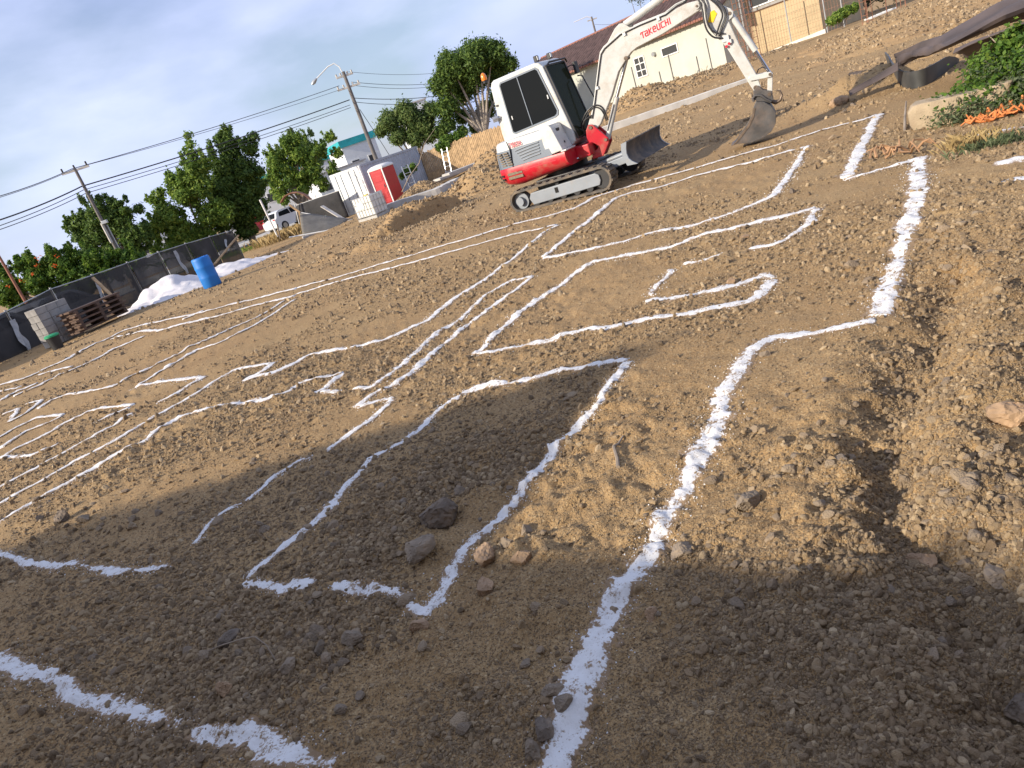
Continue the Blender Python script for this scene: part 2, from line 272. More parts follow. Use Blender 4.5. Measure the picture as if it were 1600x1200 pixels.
class MB:
    def __init__(s): s.v = []; s.f = []
    def add(s, V, F):
        k = len(s.v); s.v += [tuple(map(float, p)) for p in V]; s.f += [tuple(i+k for i in f) for f in F]; return s
    def box(s, c, d, R3=None, taper=1.):
        P = []
        for z in (-1, 1):
            t = 1 if z < 0 else taper
            for x, y in ((-1, -1), (1, -1), (1, 1), (-1, 1)): P.append((x*d[0]/2*t, y*d[1]/2*t, z*d[2]/2))
        P = np.array(P)
        if R3 is not None: P = P@np.array(R3).T
        return s.add(P+np.array(c), [(3, 2, 1, 0), (4, 5, 6, 7), (0, 1, 5, 4), (1, 2, 6, 5), (2, 3, 7, 6), (3, 0, 4, 7)])
    def beam(s, a, b, w, h=None, up=(0, 0, 1)):
        a = np.array(a, float); b = np.array(b, float); d = b-a; L = np.linalg.norm(d); x = d/L; up = np.array(up, float)
        if abs(x@up) > .97: up = np.array([1., 0, 0])
        y = np.cross(up, x); y /= np.linalg.norm(y); z = np.cross(x, y)
        return s.box((a+b)/2, (L, w, h or w), np.array([x, y, z]).T)
    def tube(s, pts, r, n=8, cap=True):
        pts = np.array(pts, float); m = len(pts); rs = np.full(m, r) if np.isscalar(r) else np.array(r)
        T = np.gradient(pts, axis=0); T /= np.linalg.norm(T, axis=1)[:, None]+1e-9
        up = np.array([0, 0, 1.]) if abs(T[0][2]) < .9 else np.array([1., 0, 0]); V = []
        for i in range(m):
            x = np.cross(up, T[i]); x /= np.linalg.norm(x)+1e-9; y = np.cross(T[i], x); up = y
            for k in range(n):
                a = 2*math.pi*k/n; V.append(pts[i]+rs[i]*(math.cos(a)*x+math.sin(a)*y))
        F = [(i*n+k, i*n+(k+1) % n, (i+1)*n+(k+1) % n, (i+1)*n+k) for i in range(m-1) for k in range(n)]
        if cap: F += [tuple(range(n))[::-1], tuple(range((m-1)*n, m*n))]
        return s.add(V, F)
    def prism(s, poly, fn, t0, t1):
        n = len(poly); V = [fn(a, b, t0) for a, b in poly]+[fn(a, b, t1) for a, b in poly]
        return s.add(V, [tuple(range(n))[::-1], tuple(range(n, 2*n))]+[(i, (i+1) % n, n+(i+1) % n, n+i) for i in range(n)])
    def loft(s, rings, closed=True):
        n = len(rings[0]); V = [p for r in rings for p in r]; m = len(rings)
        F = [(i*n+k, i*n+(k+1) % n, (i+1)*n+(k+1) % n, (i+1)*n+k) for i in range(m-1) for k in range(n if closed else n-1)]
        if closed: F += [tuple(range(n))[::-1], tuple(range((m-1)*n, m*n))]
        return s.add(V, F)
    def cyl(s, a, b, r, n=16): return s.tube([a, b], r, n)
    def build(s, name, m, parent=None, smooth=False, bevel=0, label=None):
        me = bpy.data.meshes.new(name); me.from_pydata(s.v, [], s.f); me.update()
        o = link(name, me, m, parent)
        if smooth:
            me.polygons.foreach_set('use_smooth', [True]*len(me.polygons))
            me.set_sharp_from_angle(angle=R(40))
        if bevel:
            b = o.modifiers.new('edges', 'BEVEL'); b.width = bevel; b.segments = 2; b.limit_method = 'ANGLE'; b.angle_limit = R(35)
        if label: o['label'] = label
        return o
def rotz(a): c, s = math.cos(a), math.sin(a); return np.array([[c, -s, 0], [s, c, 0], [0, 0, 1]])
def xy(p): return np.array([p[0], p[1]])
#@@PART2
# ------------------------------------------------------------------ ground sheet
V = np.stack([GX.ravel(), GY.ravel(), GZ.ravel()], 1)
ii, jj = np.meshgrid(np.arange(NR-1), np.arange(NC), indexing='ij'); j2 = (jj+1) % NC
F = np.stack([ii*NC+jj, (ii+1)*NC+jj, (ii+1)*NC+j2, ii*NC+j2], -1).reshape(-1, 4)
# the small disc under the camera
V = np.vstack([V, [[0, 0, float(hlow(0., 0.))]]]); cidx = len(V)-1
Fc = np.stack([np.full(NC, cidx), np.arange(NC), (np.arange(NC)+1) % NC, (np.arange(NC)+1) % NC], -1)
me = npmesh('ground', V, F, True); ground = link('ground', me, M['ground']); tag(ground, kind='structure')
mb = MB(); mb.add([tuple(p) for p in V[:NC]]+[tuple(V[cidx])], [(k, (k+1) % NC, NC) for k in range(NC)])
mb.build('ground_underfoot', M['ground'], ground)
del V, F

# ------------------------------------------------------------------ white chalk lines on the soil
Z0 = lambda X, Y: (X/2.6667, 500+Y/2.6667)      # digitised from enlarged views of the photograph
Z4 = lambda X, Y: (300+X/2.2857, 500+Y/2.2857)
Z5 = lambda X, Y: (800+X/2, 700+Y/2)
Z6 = lambda X, Y: (800+X/2.2857, 170+Y/2.2857)
Z7 = lambda X, Y: (X/2.2857, 850+Y/2.2857)
Zb = lambda X, Y: (X/4, 350+Y/4)
Z2 = lambda X, Y: (480+X/5, 180+Y/5)
P1 = lambda X, Y: (X, Y)
def chalk(label, fn, pts, w=.045, gap=.0, T=.0048, seed=0):
    W = np.array([G(*fn(*p))[:2] for p in pts]); S = [0.]
    for a, b in zip(W, W[1:]): S.append(S[-1]+np.hypot(*(b-a)))
    S = np.array(S); L = S[-1]; r0 = np.hypot(W[:, 0], W[:, 1]).mean(); step = max(.007, .0032*r0)
    s = np.arange(0, L+step, step); X = np.interp(s, S, W[:, 0]); Y = np.interp(s, S, W[:, 1])
    k = max(1, int(.05/step)); ker = np.ones(2*k+1)/(2*k+1)
    if len(X) > 4*k+4:
        Xs = np.convolve(np.pad(X, k, 'edge'), ker, 'valid'); Ys = np.convolve(np.pad(Y, k, 'edge'), ker, 'valid'); X, Y = Xs, Ys
    X = X+.02*noise(s/.25, s*0+seed, 31); Y = Y+.02*noise(s/.25, s*0+seed+9, 32)
    tx = np.gradient(X); ty = np.gradient(Y); l = np.hypot(tx, ty)+1e-9; nx, ny = -ty/l, tx/l
    wl = w*.88*(1.05+.5*noise(s/.22, s*0+seed, 33)+.2*noise(s/.06, s*0+seed, 35)); ga = noise(s/.22, s*0+seed, 34)+.6*noise(s/.08, s*0+seed, 36)
    q = np.linspace(-2.5, 2.5, 41)
    PX = X[:, None]+nx[:, None]*wl[:, None]*q; PY = Y[:, None]+ny[:, None]*wl[:, None]*q
    n1 = .75*noise(PX/.085, PY/.085, 40)+.6*noise(PX/.035, PY/.035, 41)+.8*noise(PX/.016, PY/.016, 42)+1.1*noise(PX/.0075, PY/.0075, 43)
    cover = 1-np.minimum(np.abs(q)**1.7, .55+.62*np.abs(q))[None, :]+.80*n1-.0-np.clip(gap*2.2*(ga[:, None]+.5)-gap*.55, 0, 2)
    end = np.minimum(s, L-s)[:, None]; cover = cover-np.clip((.04-end)/.04, 0, 1)*.8
    off = T*np.clip(cover, -1.6, .9)*(1+.07*min(r0, 14))+.0012+.0008*r0
    off[:, 0] = -.03; off[:, -1] = -.03; off[0] = -.03; off[-1] = -.03
    PZ = grid_z(PX, PY)+off; n, m = PX.shape
    Vv = np.stack([PX.ravel(), PY.ravel(), PZ.ravel()], 1); a, b = np.meshgrid(np.arange(n-1), np.arange(m-1), indexing='ij')
    Ff = np.stack([a*m+b, (a+1)*m+b, (a+1)*m+b+1, a*m+b+1], -1).reshape(-1, 4)
    keep = cover.ravel()[Ff].max(1) > -.15; Ff = Ff[keep]
    if not len(Ff): return
    cm = cover.ravel() > .25; CHALK_PTS.append(Vv[cm][:, :2]); dust(X, Y, nx, ny, wl, s, r0); me = npmesh('chalk_line', Vv, Ff, True); at_ = me.attributes.new('cover', 'FLOAT', 'POINT'); at_.data.foreach_set('value', np.clip(cover.ravel()*.9, -.6, .25).astype(np.float32))
    o = link('chalk_line', me, M['chalk']); tag(o, 'white chalk line '+label, 'chalk line', 'chalk lines marking the foundation plan')
CHALK_PTS = []; DUST = []; cs = 0
def dust(X, Y, nx, ny, wl, s, r0):          # stray crumbs of powder beside a line
    if r0 > 10: return
    n = int(s[-1]*(650 if r0 < 4 else 260)); k = rng.integers(0, len(s), n); q = rng.normal(size=n)*1.05
    DUST.append(np.stack([X[k]+nx[k]*wl[k]*q, Y[k]+ny[k]*wl[k]*q, rng.uniform(.0012, .0038, n)*(1+.16*r0)*rng.uniform(.5, 1.2, n)], 1))
def C(*a, **k):
    global cs; cs += 7; chalk(*a, seed=cs, **k)
C('widest of all, running from the bottom edge up to the elbow', Z5, [(120, 1060), (150, 1000), (170, 900), (190, 800), (230, 680), (280, 580), (310, 500), (350, 440), (400, 370), (448, 310), (460, 270)], w=.062)
C('broken by pebbles, in the middle of the long diagonal', Z5, [(452, 290), (470, 240), (490, 200), (540, 130), (570, 60), (605, -10), (635, -80), (648, -120), (640, -165)], w=.055, gap=.3)
C('elbow turning right at the top of the long diagonal', Z6, [(730, 1029), (790, 970), (830, 900), (870, 850), (930, 815), (1060, 805), (1180, 790), (1310, 775)], w=.055, gap=.12)
C('thick and patchy, climbing on the right towards the roots', Z6, [(1322, 760), (1335, 700), (1350, 640), (1370, 580), (1390, 510), (1410, 440), (1430, 370), (1450, 310), (1450, 240), (1455, 175)], w=.075, gap=.12)
C('short and thin, left of the roots, joining the two thick bands', Z6, [(1455, 175), (1390, 200), (1310, 220), (1250, 240), (1185, 258)], w=.04, gap=.25)
C('short thick band above the roots, up to the far corner', Z6, [(1190, 252), (1215, 210), (1250, 130), (1285, 65), (1310, 22)], w=.075)
C('passing right in front of the excavator track and bucket', Z6, [(1310, 22), (1240, 45), (1120, 75), (1060, 95), (950, 130), (820, 165), (700, 200), (560, 240), (430, 275), (290, 320), (230, 355), (150, 380), (0, 415)], w=.065)
C('upper edge of the long frame before the excavator', Z6, [(110, 535), (200, 460), (290, 390), (370, 320), (430, 300), (520, 285), (640, 245), (760, 215), (900, 180), (1055, 135)], w=.06)
C('lower edge of the long frame before the excavator', Z6, [(1055, 135), (1010, 210), (960, 280), (930, 315), (860, 345), (780, 375), (640, 420), (500, 445), (400, 475), (300, 500), (200, 520), (110, 535)], w=.05, gap=.12)
C('upper side of the pointed frame below the excavator, with a hook', Z6, [(-130, 880), (-60, 810), (0, 755), (70, 700), (150, 650), (210, 600), (290, 550), (380, 530), (500, 508), (600, 485), (640, 465), (760, 435), (880, 405), (1000, 380), (1090, 355)], w=.052)
C('short hook curling back at the right of the pointed frame', Z6, [(1085, 358), (1060, 410), (1030, 430), (990, 465), (940, 490), (850, 500)], w=.05, gap=.15)
C('lower side of the pointed frame', Z6, [(-127, 882), (-60, 868), (0, 855), (130, 830), (200, 805), (260, 790), (380, 775), (500, 750), (620, 735), (760, 705), (860, 685), (900, 650), (935, 610)], w=.045, gap=.1)
C('patchy, inside the pointed frame', Z6, [(470, 690), (500, 680), (560, 680), (640, 665), (740, 650), (820, 625), (900, 590), (930, 608)], w=.05, gap=.35)
C('tiny stroke, inside the pointed frame at its left', Z6, [(490, 672), (520, 632), (550, 600), (575, 572)], w=.04, gap=.3)
C('thin broken stroke above the patchy one in the pointed frame', Z6, [(605, 562), (680, 545), (760, 518)], w=.03, gap=.3)
C('left side of the slanted rectangle in the foreground', Z4, [(170, 935), (240, 890), (310, 830), (370, 790), (440, 720), (510, 655), (570, 580), (610, 545), (640, 490), (710, 460), (780, 420), (840, 365), (900, 310), (960, 260)], w=.034, gap=.2)
C('top side of the slanted rectangle in the foreground', Z4, [(955, 262), (1020, 240), (1140, 222), (1250, 198), (1340, 178), (1440, 160), (1490, 150), (1560, 145)], w=.038)
C('right side of the slanted rectangle in the foreground', Z4, [(1558, 145), (1520, 190), (1480, 250), (1465, 315), (1400, 360), (1320, 420), (1270, 485), (1200, 570), (1150, 640), (1090, 700), (1020, 760), (970, 820), (930, 890), (900, 960), (860, 1030)], w=.036, gap=.05)
C('bottom side of the slanted rectangle, its left piece', Z4, [(180, 935), (260, 950), (330, 960), (400, 945), (445, 945)], w=.035, gap=.3)
C('bottom side of the slanted rectangle, its right piece', Z4, [(500, 948), (560, 955), (600, 970), (650, 955), (700, 962), (740, 985), (780, 1030), (830, 1040), (862, 1032)], w=.034, gap=.15)
C('twin diagonal, upper stroke, left of the pointed frame', Z4, [(570, 245), (640, 240), (690, 205), (760, 155), (830, 90), (880, 45), (950, 5), (1050, -90), (1140, -140), (1218, -153)], w=.042, gap=.1)
C('twin diagonal, lower stroke, left of the pointed frame', Z4, [(1218, -153), (1170, -115), (1090, -60), (1005, 0), (960, 35), (890, 95), (830, 145), (790, 185), (720, 235), (650, 265), (578, 315)], w=.042, gap=.1)
C('short, at the lower tip of the twin diagonal, running down', Z4, [(590, 312), (650, 295), (710, 287), (690, 315), (640, 355), (560, 410), (480, 470)], w=.036, gap=.2)
C('faint, fading into the shade below the twin diagonal', Z4, [(435, 492), (390, 497), (350, 525), (280, 570), (240, 610), (210, 640), (150, 665), (80, 710), (40, 760), (5, 805)], w=.03, gap=.5)
C('broken into clods along the bottom left corner', Z7, [(-20, 400), (5, 420), (60, 450), (110, 470), (160, 465), (200, 480), (240, 510), (260, 545), (320, 560), (400, 580), (470, 590), (500, 625), (545, 615)], w=.052, gap=.38)
C('broken into clods at the bottom edge, left of the widest one', Z7, [(490, 640), (540, 620), (600, 645), (660, 645), (700, 680), (740, 665), (790, 700), (830, 675), (890, 665), (940, 720), (990, 755), (1040, 762), (1100, 780), (1220, 795)], w=.05, gap=.5)
C('ragged, at the left edge above the cloddy corner one', Z7, [(-20, 36), (0, 40), (60, 50), (100, 70), (200, 80), (300, 80), (370, 85), (420, 100), (480, 90), (540, 90), (610, 80)], w=.038, gap=.48)
C('lower of the two long ones at the left edge', Z0, [(-20, 858), (0, 845), (150, 755), (300, 670), (430, 595), (600, 505), (740, 405), (830, 378), (960, 355), (1110, 335), (1190, 300), (1260, 260), (1350, 240), (1440, 220)], w=.045, gap=.08)
C('small zigzag at the right end of the lower long one', Z0, [(1440, 222), (1390, 260), (1330, 305), (1415, 300)], w=.045)
C('upper of the two long ones at the left edge', Z0, [(-20, 776), (0, 765), (150, 685), (310, 590), (480, 505), (650, 400), (790, 325), (880, 265), (980, 210), (1060, 195), (1140, 180)], w=.045, gap=.1)
C('long and wavy, from the middle up to the excavator track', Z4, [(290, 152), (255, 185), (185, 215), (290, 190), (350, 165), (420, 125), (520, 105), (600, 95), (680, 75), (730, 55), (790, 25), (845, 0), (930, -70), (1040, -140), (1143, -215), (1202, -265), (1262, -315), (1308, -338)], w=.05, gap=.05)
C('thin, meeting the wavy one by the excavator track', Z6, [(165, 415), (80, 435), (0, 452), (-160, 497), (-420, 568), (-690, 640), (-775, 665)], w=.05, gap=.1)
C('long, trailing away to the left behind the excavator track', Z6, [(0, 417), (-170, 470), (-505, 568), (-690, 620), (-768, 642)], w=.05, gap=.1)
C('closed wedge left of centre, its short top stroke', Z0, [(560, 280), (650, 262), (760, 250), (850, 240), (790, 275), (720, 320), (650, 350)], w=.05, gap=.15)
C('long thin, from the closed wedge up towards the sand heap', Z0, [(560, 280), (640, 235), (750, 170), (820, 125), (910, 100), (1000, 55), (1100, 0), (1230, -85)], w=.05, gap=.2)
C('long thin, twin to the one above the closed wedge', Zb, [(230, 1160), (330, 1100), (420, 1070), (520, 1055), (640, 1035), (720, 1015), (800, 970), (900, 920), (1000, 870), (1100, 820), (1170, 780), (1330, 710), (1480, 640), (1600, 590), (1780, 480)], w=.05, gap=.3)
C('farthest, curving below the blue drum', Zb, [(0, 1010), (150, 970), (300, 900), (420, 850), (560, 770), (680, 715), (770, 670), (900, 630), (1050, 600), (1200, 570), (1330, 540), (1450, 505), (1600, 470), (1860, 405)], w=.07, gap=.15)
C('second farthest, just under the one below the blue drum', Zb, [(700, 720), (800, 695), (880, 672), (1000, 670), (1120, 635), (1250, 605), (1400, 570), (1500, 540), (1600, 510), (1850, 450)], w=.07, gap=.2)
C('short stroke in front of the white sand heap', Zb, [(1130, 605), (1200, 575), (1280, 540)], w=.06, gap=.2)
C('long broken one in front of the block stack', Z0, [(50, 325), (150, 280), (230, 240), (300, 210), (380, 175), (470, 125), (540, 95), (610, 65)], w=.06, gap=.3)
C('short, near the green lidded tub', Z0, [(160, 230), (220, 215), (305, 195)], w=.06, gap=.15)
C('short, at the left edge below the silver sheet', Z0, [(-20, 305), (0, 300), (90, 280)], w=.06, gap=.1)
C('just below the short one at the left edge', Z0, [(-20, 350), (0, 340), (60, 305), (170, 260)], w=.06, gap=.1)
C('narrow arrowhead at the left edge, its upper arm', Z0, [(-20, 500), (0, 490), (60, 455), (150, 410), (270, 395)], w=.045, gap=.1)
C('narrow arrowhead at the left edge, its lower arm', Z0, [(268, 397), (200, 430), (110, 465), (70, 490), (0, 540)], w=.045, gap=.3)
C('small arrowhead above the narrow one at the left', Z0, [(0, 400), (80, 370), (40, 425), (110, 390), (180, 335), (110, 350)], w=.05, gap=.25)
C('thin, rising from the left edge under the arrowheads', Z0, [(0, 580), (70, 540), (150, 500), (220, 465), (250, 440), (380, 380), (560, 352)], w=.042, gap=.2)
C('faint hook at the left edge under the arrowheads', Z0, [(0, 575), (130, 567), (180, 545), (250, 512)], w=.04, gap=.3)
C('faint dashes above the two long ones at the left edge', Z0, [(380, 438), (440, 410), (500, 380), (545, 362)], w=.04, gap=.4)
C('dashed, third above the shade at the left edge', Z0, [(-20, 712), (0, 700), (80, 655), (160, 615), (200, 590), (260, 560), (300, 535), (400, 480), (480, 435), (555, 385)], w=.04, gap=.3)
# spilled powder at the right edge
def patch(name, label, u, v, rx, ry, seed):
    c = G(u, v); n = 40; q = np.linspace(-1.2, 1.2, n); A, B = np.meshgrid(q, q, indexing='ij'); a = R(-35)
    X = c[0]+A*rx*math.cos(a)-B*ry*math.sin(a); Y = c[1]+A*rx*math.sin(a)+B*ry*math.cos(a)
    cov = 1-(A*A+B*B)*1.3+.9*noise(X/.10, Y/.10, seed)+.5*noise(X/.03, Y/.03, seed+1)-.2; off = .013*np.clip(cov, -1.2, 1); off[0] = off[-1] = -.03; off[:, 0] = off[:, -1] = -.03
    i, j = np.meshgrid(np.arange(n-1), np.arange(n-1), indexing='ij'); Ff = np.stack([i*n+j, (i+1)*n+j, (i+1)*n+j+1, i*n+j+1], -1).reshape(-1, 4)
    Ff = Ff[cov.ravel()[Ff].max(1) > -.15]
    me = npmesh(name, np.stack([X.ravel(), Y.ravel(), (grid_z(X, Y)+off).ravel()], 1), Ff, True); t = me.attributes.new('cover', 'FLOAT', 'POINT'); t.data.foreach_set('value', np.clip(cov.ravel()*.6-.1, -.6, .4).astype(np.float32))
    tag(link(name, me, M['chalk']), label, 'chalk spill')
patch('chalk_spill', 'spilled white chalk between orange netting and grass tuft', 1562, 205, .38, .14, 60)
patch('chalk_spill', 'spilled white chalk patch right of the grass tuft', 1578, 252, .17, .15, 64)
patch('chalk_spill', 'lowest spilled white chalk patch at the right edge', 1592, 280, .16, .11, 68)

# ------------------------------------------------------------------ loose stones
def ico(sub):
    t = (1+5**.5)/2; v = [(-1, t, 0), (1, t, 0), (-1, -t, 0), (1, -t, 0), (0, -1, t), (0, 1, t), (0, -1, -t), (0, 1, -t), (t, 0, -1), (t, 0, 1), (-t, 0, -1), (-t, 0, 1)]
    f = [(0, 11, 5), (0, 5, 1), (0, 1, 7), (0, 7, 10), (0, 10, 11), (1, 5, 9), (5, 11, 4), (11, 10, 2), (10, 7, 6), (7, 1, 8), (3, 9, 4), (3, 4, 2), (3, 2, 6), (3, 6, 8), (3, 8, 9), (4, 9, 5), (2, 4, 11), (6, 2, 10), (8, 6, 7), (9, 8, 1)]
    v = [np.array(p)/np.linalg.norm(p) for p in v]
    for _ in range(sub):
        cache = {}; nf = []
        def mid(a, b):
            k = (min(a, b), max(a, b))
            if k not in cache: m = v[a]+v[b]; v.append(m/np.linalg.norm(m)); cache[k] = len(v)-1
            return cache[k]
        for a, b, c in f:
            x, y, z = mid(a, b), mid(b, c), mid(c, a); nf += [(a, x, z), (b, y, x), (c, z, y), (x, y, z)]
        f = nf
    return np.array(v), np.array(f)
ICO = {k: ico(k) for k in (0, 1, 2, 3)}
def stone_shape(sub, r, flat=.7, cuts=9):
    v, f = ICO[sub]; v = v.copy()
    for _ in range(cuts):                       # planar facets knock the ball into a broken stone
        n = r.normal(size=3); n /= np.linalg.norm(n); d = r.uniform(.45, .85); e = v@n-d; v = v-np.outer(np.maximum(e, 0), n)
    v += r.normal(size=v.shape)*.025
    v *= np.array([r.uniform(.8, 1.25), r.uniform(.65, 1.), flat*r.uniform(.8, 1.2)]); return v, f
stone_me = []
for k in range(14):
    v, f = stone_shape(1, rng, .65); me = npmesh('stone', v, f, False); me.materials.append(M['stone']); stone_me.append(me)
def put_stone(me, x, y, s, parent=ground, sink=.3):
    o = bpy.data.objects.new('stone', me); COL.objects.link(o); o.parent = parent
    o.location = (x, y, float(grid_z(x, y))+s*(.5-sink)*.8); o.rotation_euler = (random.uniform(-.5, .5), random.uniform(-.5, .5), random.uniform(0, 6.28)); o.scale = (s, s, s); return o
# the largest loose stones, each its own piece: heaps named from the photograph and a random spread
spots = []
for (u, v, su, sv, n, s0, s1) in [(560, 790, 330, 120, 48, .022, .05), (450, 1020, 380, 120, 50, .018, .045), (1280, 720, 170, 130, 46, .014, .032), (1000, 640, 200, 60, 18, .014, .03), (1480, 760, 110, 200, 40, .016, .038), (1130, 880, 160, 130, 26, .013, .028), (1400, 390, 160, 80, 22, .02, .05), (1320, 150, 120, 40, 20, .04, .10), (130, 800, 120, 40, 16, .02, .045)]:
    for _ in range(n):
        p = G(random.gauss(u, su*.55), random.gauss(v, sv*.55))
        if 1.2 < np.hypot(p[0], p[1]) < 26: spots.append((p[0], p[1], random.uniform(s0, s1)*random.choice([.7, .85, 1, 1.15])))
for x, y, s in spots[:292]: put_stone(random.choice(stone_me), x, y, s)
# everything smaller: gravel nobody could count, scattered by geometry nodes over real points
gcol = bpy.data.collections.new('gravel_shapes')
for k in range(8):
    v, f = stone_shape(1 if k < 5 else 0, rng, .6, 6); me = npmesh('gravel_bit', v, f, False); me.materials.append(M['gravel']); gcol.objects.link(bpy.data.objects.new('gravel_bit', me))
HEAP_PTS = []      # crumbs lying on the heaps join the gravel
# the rocks one would point at
def rock(label, u, v, px, m, flat=.75, seed=1, name='rock', rz=None, sink=.36):
    p = G(u, v); D = np.linalg.norm(p-CAMO); s = px/FPX*D/2*1.12; r = np.random.default_rng(seed)
    vv, f = stone_shape(3, r, flat, 16); vv = vv*s
    o = link(name, npmesh(name, vv, f, False), M[m]); o.location = (p[0], p[1], float(grid_z(p[0], p[1]))+s*flat*(1-2*sink)*.8); o.rotation_euler = (0, 0, seed if rz is None else rz)
    tag(o, label, 'rock')
rock('dark slab of rock tilted up in the slanted chalk rectangle', 684, 812, 62, 'rock_dark', .95, 3)
rock('round grey brown rock half buried below the dark slab', 663, 868, 62, 'rock_grey', .8, 4, sink=.35)
rock('orange tan rock just right of the rectangle chalk line', 762, 874, 42, 'rock_tan', .8, 5)
rock('smaller tan rock right of the orange tan rock', 818, 880, 34, 'rock_tan', .95, 6)
rock('slim upright grey stone between the two tan rocks', 795, 858, 26, 'rock_grey', 1.1, 7)
rock('tan rock at the edge of the shade, below the orange tan one', 760, 930, 38, 'rock_tan', .9, 8)
rock('tan stone sitting on the bottom corner of the chalk rectangle', 660, 984, 32, 'rock_tan', .9, 9)
rock('pale pointed rock standing in the sunlit patch', 1172, 797, 36, 'rock_grey', 1., 10)
rock('dark flat rock touching the broken piece of the diagonal line', 1068, 860, 48, 'rock_grey', .6, 11)
rock('large tan boulder cut by the right edge', 1588, 662, 60, 'rock_tan', .85, 12)
rock('grey rock beside the widest chalk line at the bottom', 866, 1088, 34, 'rock_grey', .8, 13)
rock('dark rock at the bottom edge left of the widest chalk line', 852, 1142, 40, 'rock_dark', .8, 14)
rock('pale rock in the cluster at the bottom edge', 832, 1172, 40, 'rock_grey', .8, 15)
rock('small tan stone right of the widest chalk line', 1020, 962, 24, 'rock_tan', .9, 16)
rock('flat brown slab in the right hand rut', 1556, 905, 50, 'rock_grey', .45, 17)
rock('tan slab resting on the edge of the rut', 1440, 855, 44, 'rock_tan', .5, 18)
rock('dark stone near the lower right corner of the rut', 1590, 1075, 44, 'rock_dark', .8, 19)
rock('grey brown stone by the dry grass stalk', 456, 1056, 36, 'rock_grey', .7, 20)
rock('tan stone left of the dry grass stalk', 358, 1088, 30, 'rock_tan', .8, 21)
rock('flat grey stone below the chalk rectangle', 554, 998, 34, 'rock_grey', .6, 22)
rock('long dark stone in the shaded rubble at lower left', 355, 1002, 38, 'rock_dark', .6, 23)
rock('tan boulder on the soil bank right of the bucket', 1336, 142, 26, 'rock_tan', .9, 24, 'boulder')
rock('low tan boulder nearer than the one on the bank', 1316, 166, 24, 'rock_tan', .6, 25, 'boulder')
rock('grey stone lying on the elbow of the long chalk line', 1196, 556, 16, 'rock_grey', .8, 26)
rock('dark stone near the top right hand chalk band', 1238, 302, 14, 'rock_dark', .8, 27)
rock('tan stones pile top in front of the hooked frame', 1165, 372, 18, 'rock_tan', .8, 28)
rock('tan stone inside the pointed chalk frame', 1142, 442, 18, 'rock_tan', .7, 29)
rock('dark stone among broken soil above the dashed chalk lines', 100, 812, 26, 'rock_dark', .9, 30)
rock('brown flat stone at the shadow edge on the left', 134, 815, 24, 'rock_grey', .7, 31)
def twig(name, label, pts, r, m, hz=None, cat='stick'):
    P = [np.array(G(u, v)) for u, v in pts]; n = len(P)
    for i, p in enumerate(P): p[2] = float(grid_z(p[0], p[1]))+r*.6+(hz[i] if hz else 0)
    mb = MB(); mb.tube(P, np.linspace(r, r*.55, n)*(1+.2*rng.normal(size=n)), 6); tag(mb.build(name, M[m], None, True), label, cat)
twig('stick', 'curved tan stick lying on soil right of the rectangle', [(968, 738), (966, 722), (962, 708), (966, 694), (974, 682)], .010, 'stick')
twig('stick', 'grey stub of branch standing beside the coral block', [(1414, 206), (1415, 192), (1418, 176)], .022, 'stick', [0, .06, .14])
twig('grass_stalk', 'thin dry grass stalk arching over shaded rubble', [(300, 1028), (345, 1016), (385, 1010), (408, 1012), (424, 1022), (437, 1042)], .003, 'stick', [.0, .03, .06, .07, .05, 0], 'grass')
rt = empty('root_tangle', G(1405, 240), 0, 'tangle of dry orange brown roots beside the thick chalk band', 'roots')
for k in range(16):
    c0 = np.array(G(1405, 240)); a = random.uniform(0, 6.28); L = random.uniform(.12, .34); mb = MB(); b = a+random.uniform(-1, 1); off = rng.normal(size=2)*.1
    P = []
    for t in (0, .33, .66, 1):
        x = off[0]+L*t*math.cos(a+t*(b-a)); y = off[1]+L*t*math.sin(a+t*(b-a)); P.append((x, y, float(grid_z(c0[0]+x, c0[1]+y))-c0[2]+.02+.11*math.sin(t*2.6)*random.uniform(.3, 1)))
    mb.tube(P, [.016, .013, .010, .005], 5).build('root', M['root'], rt, True)
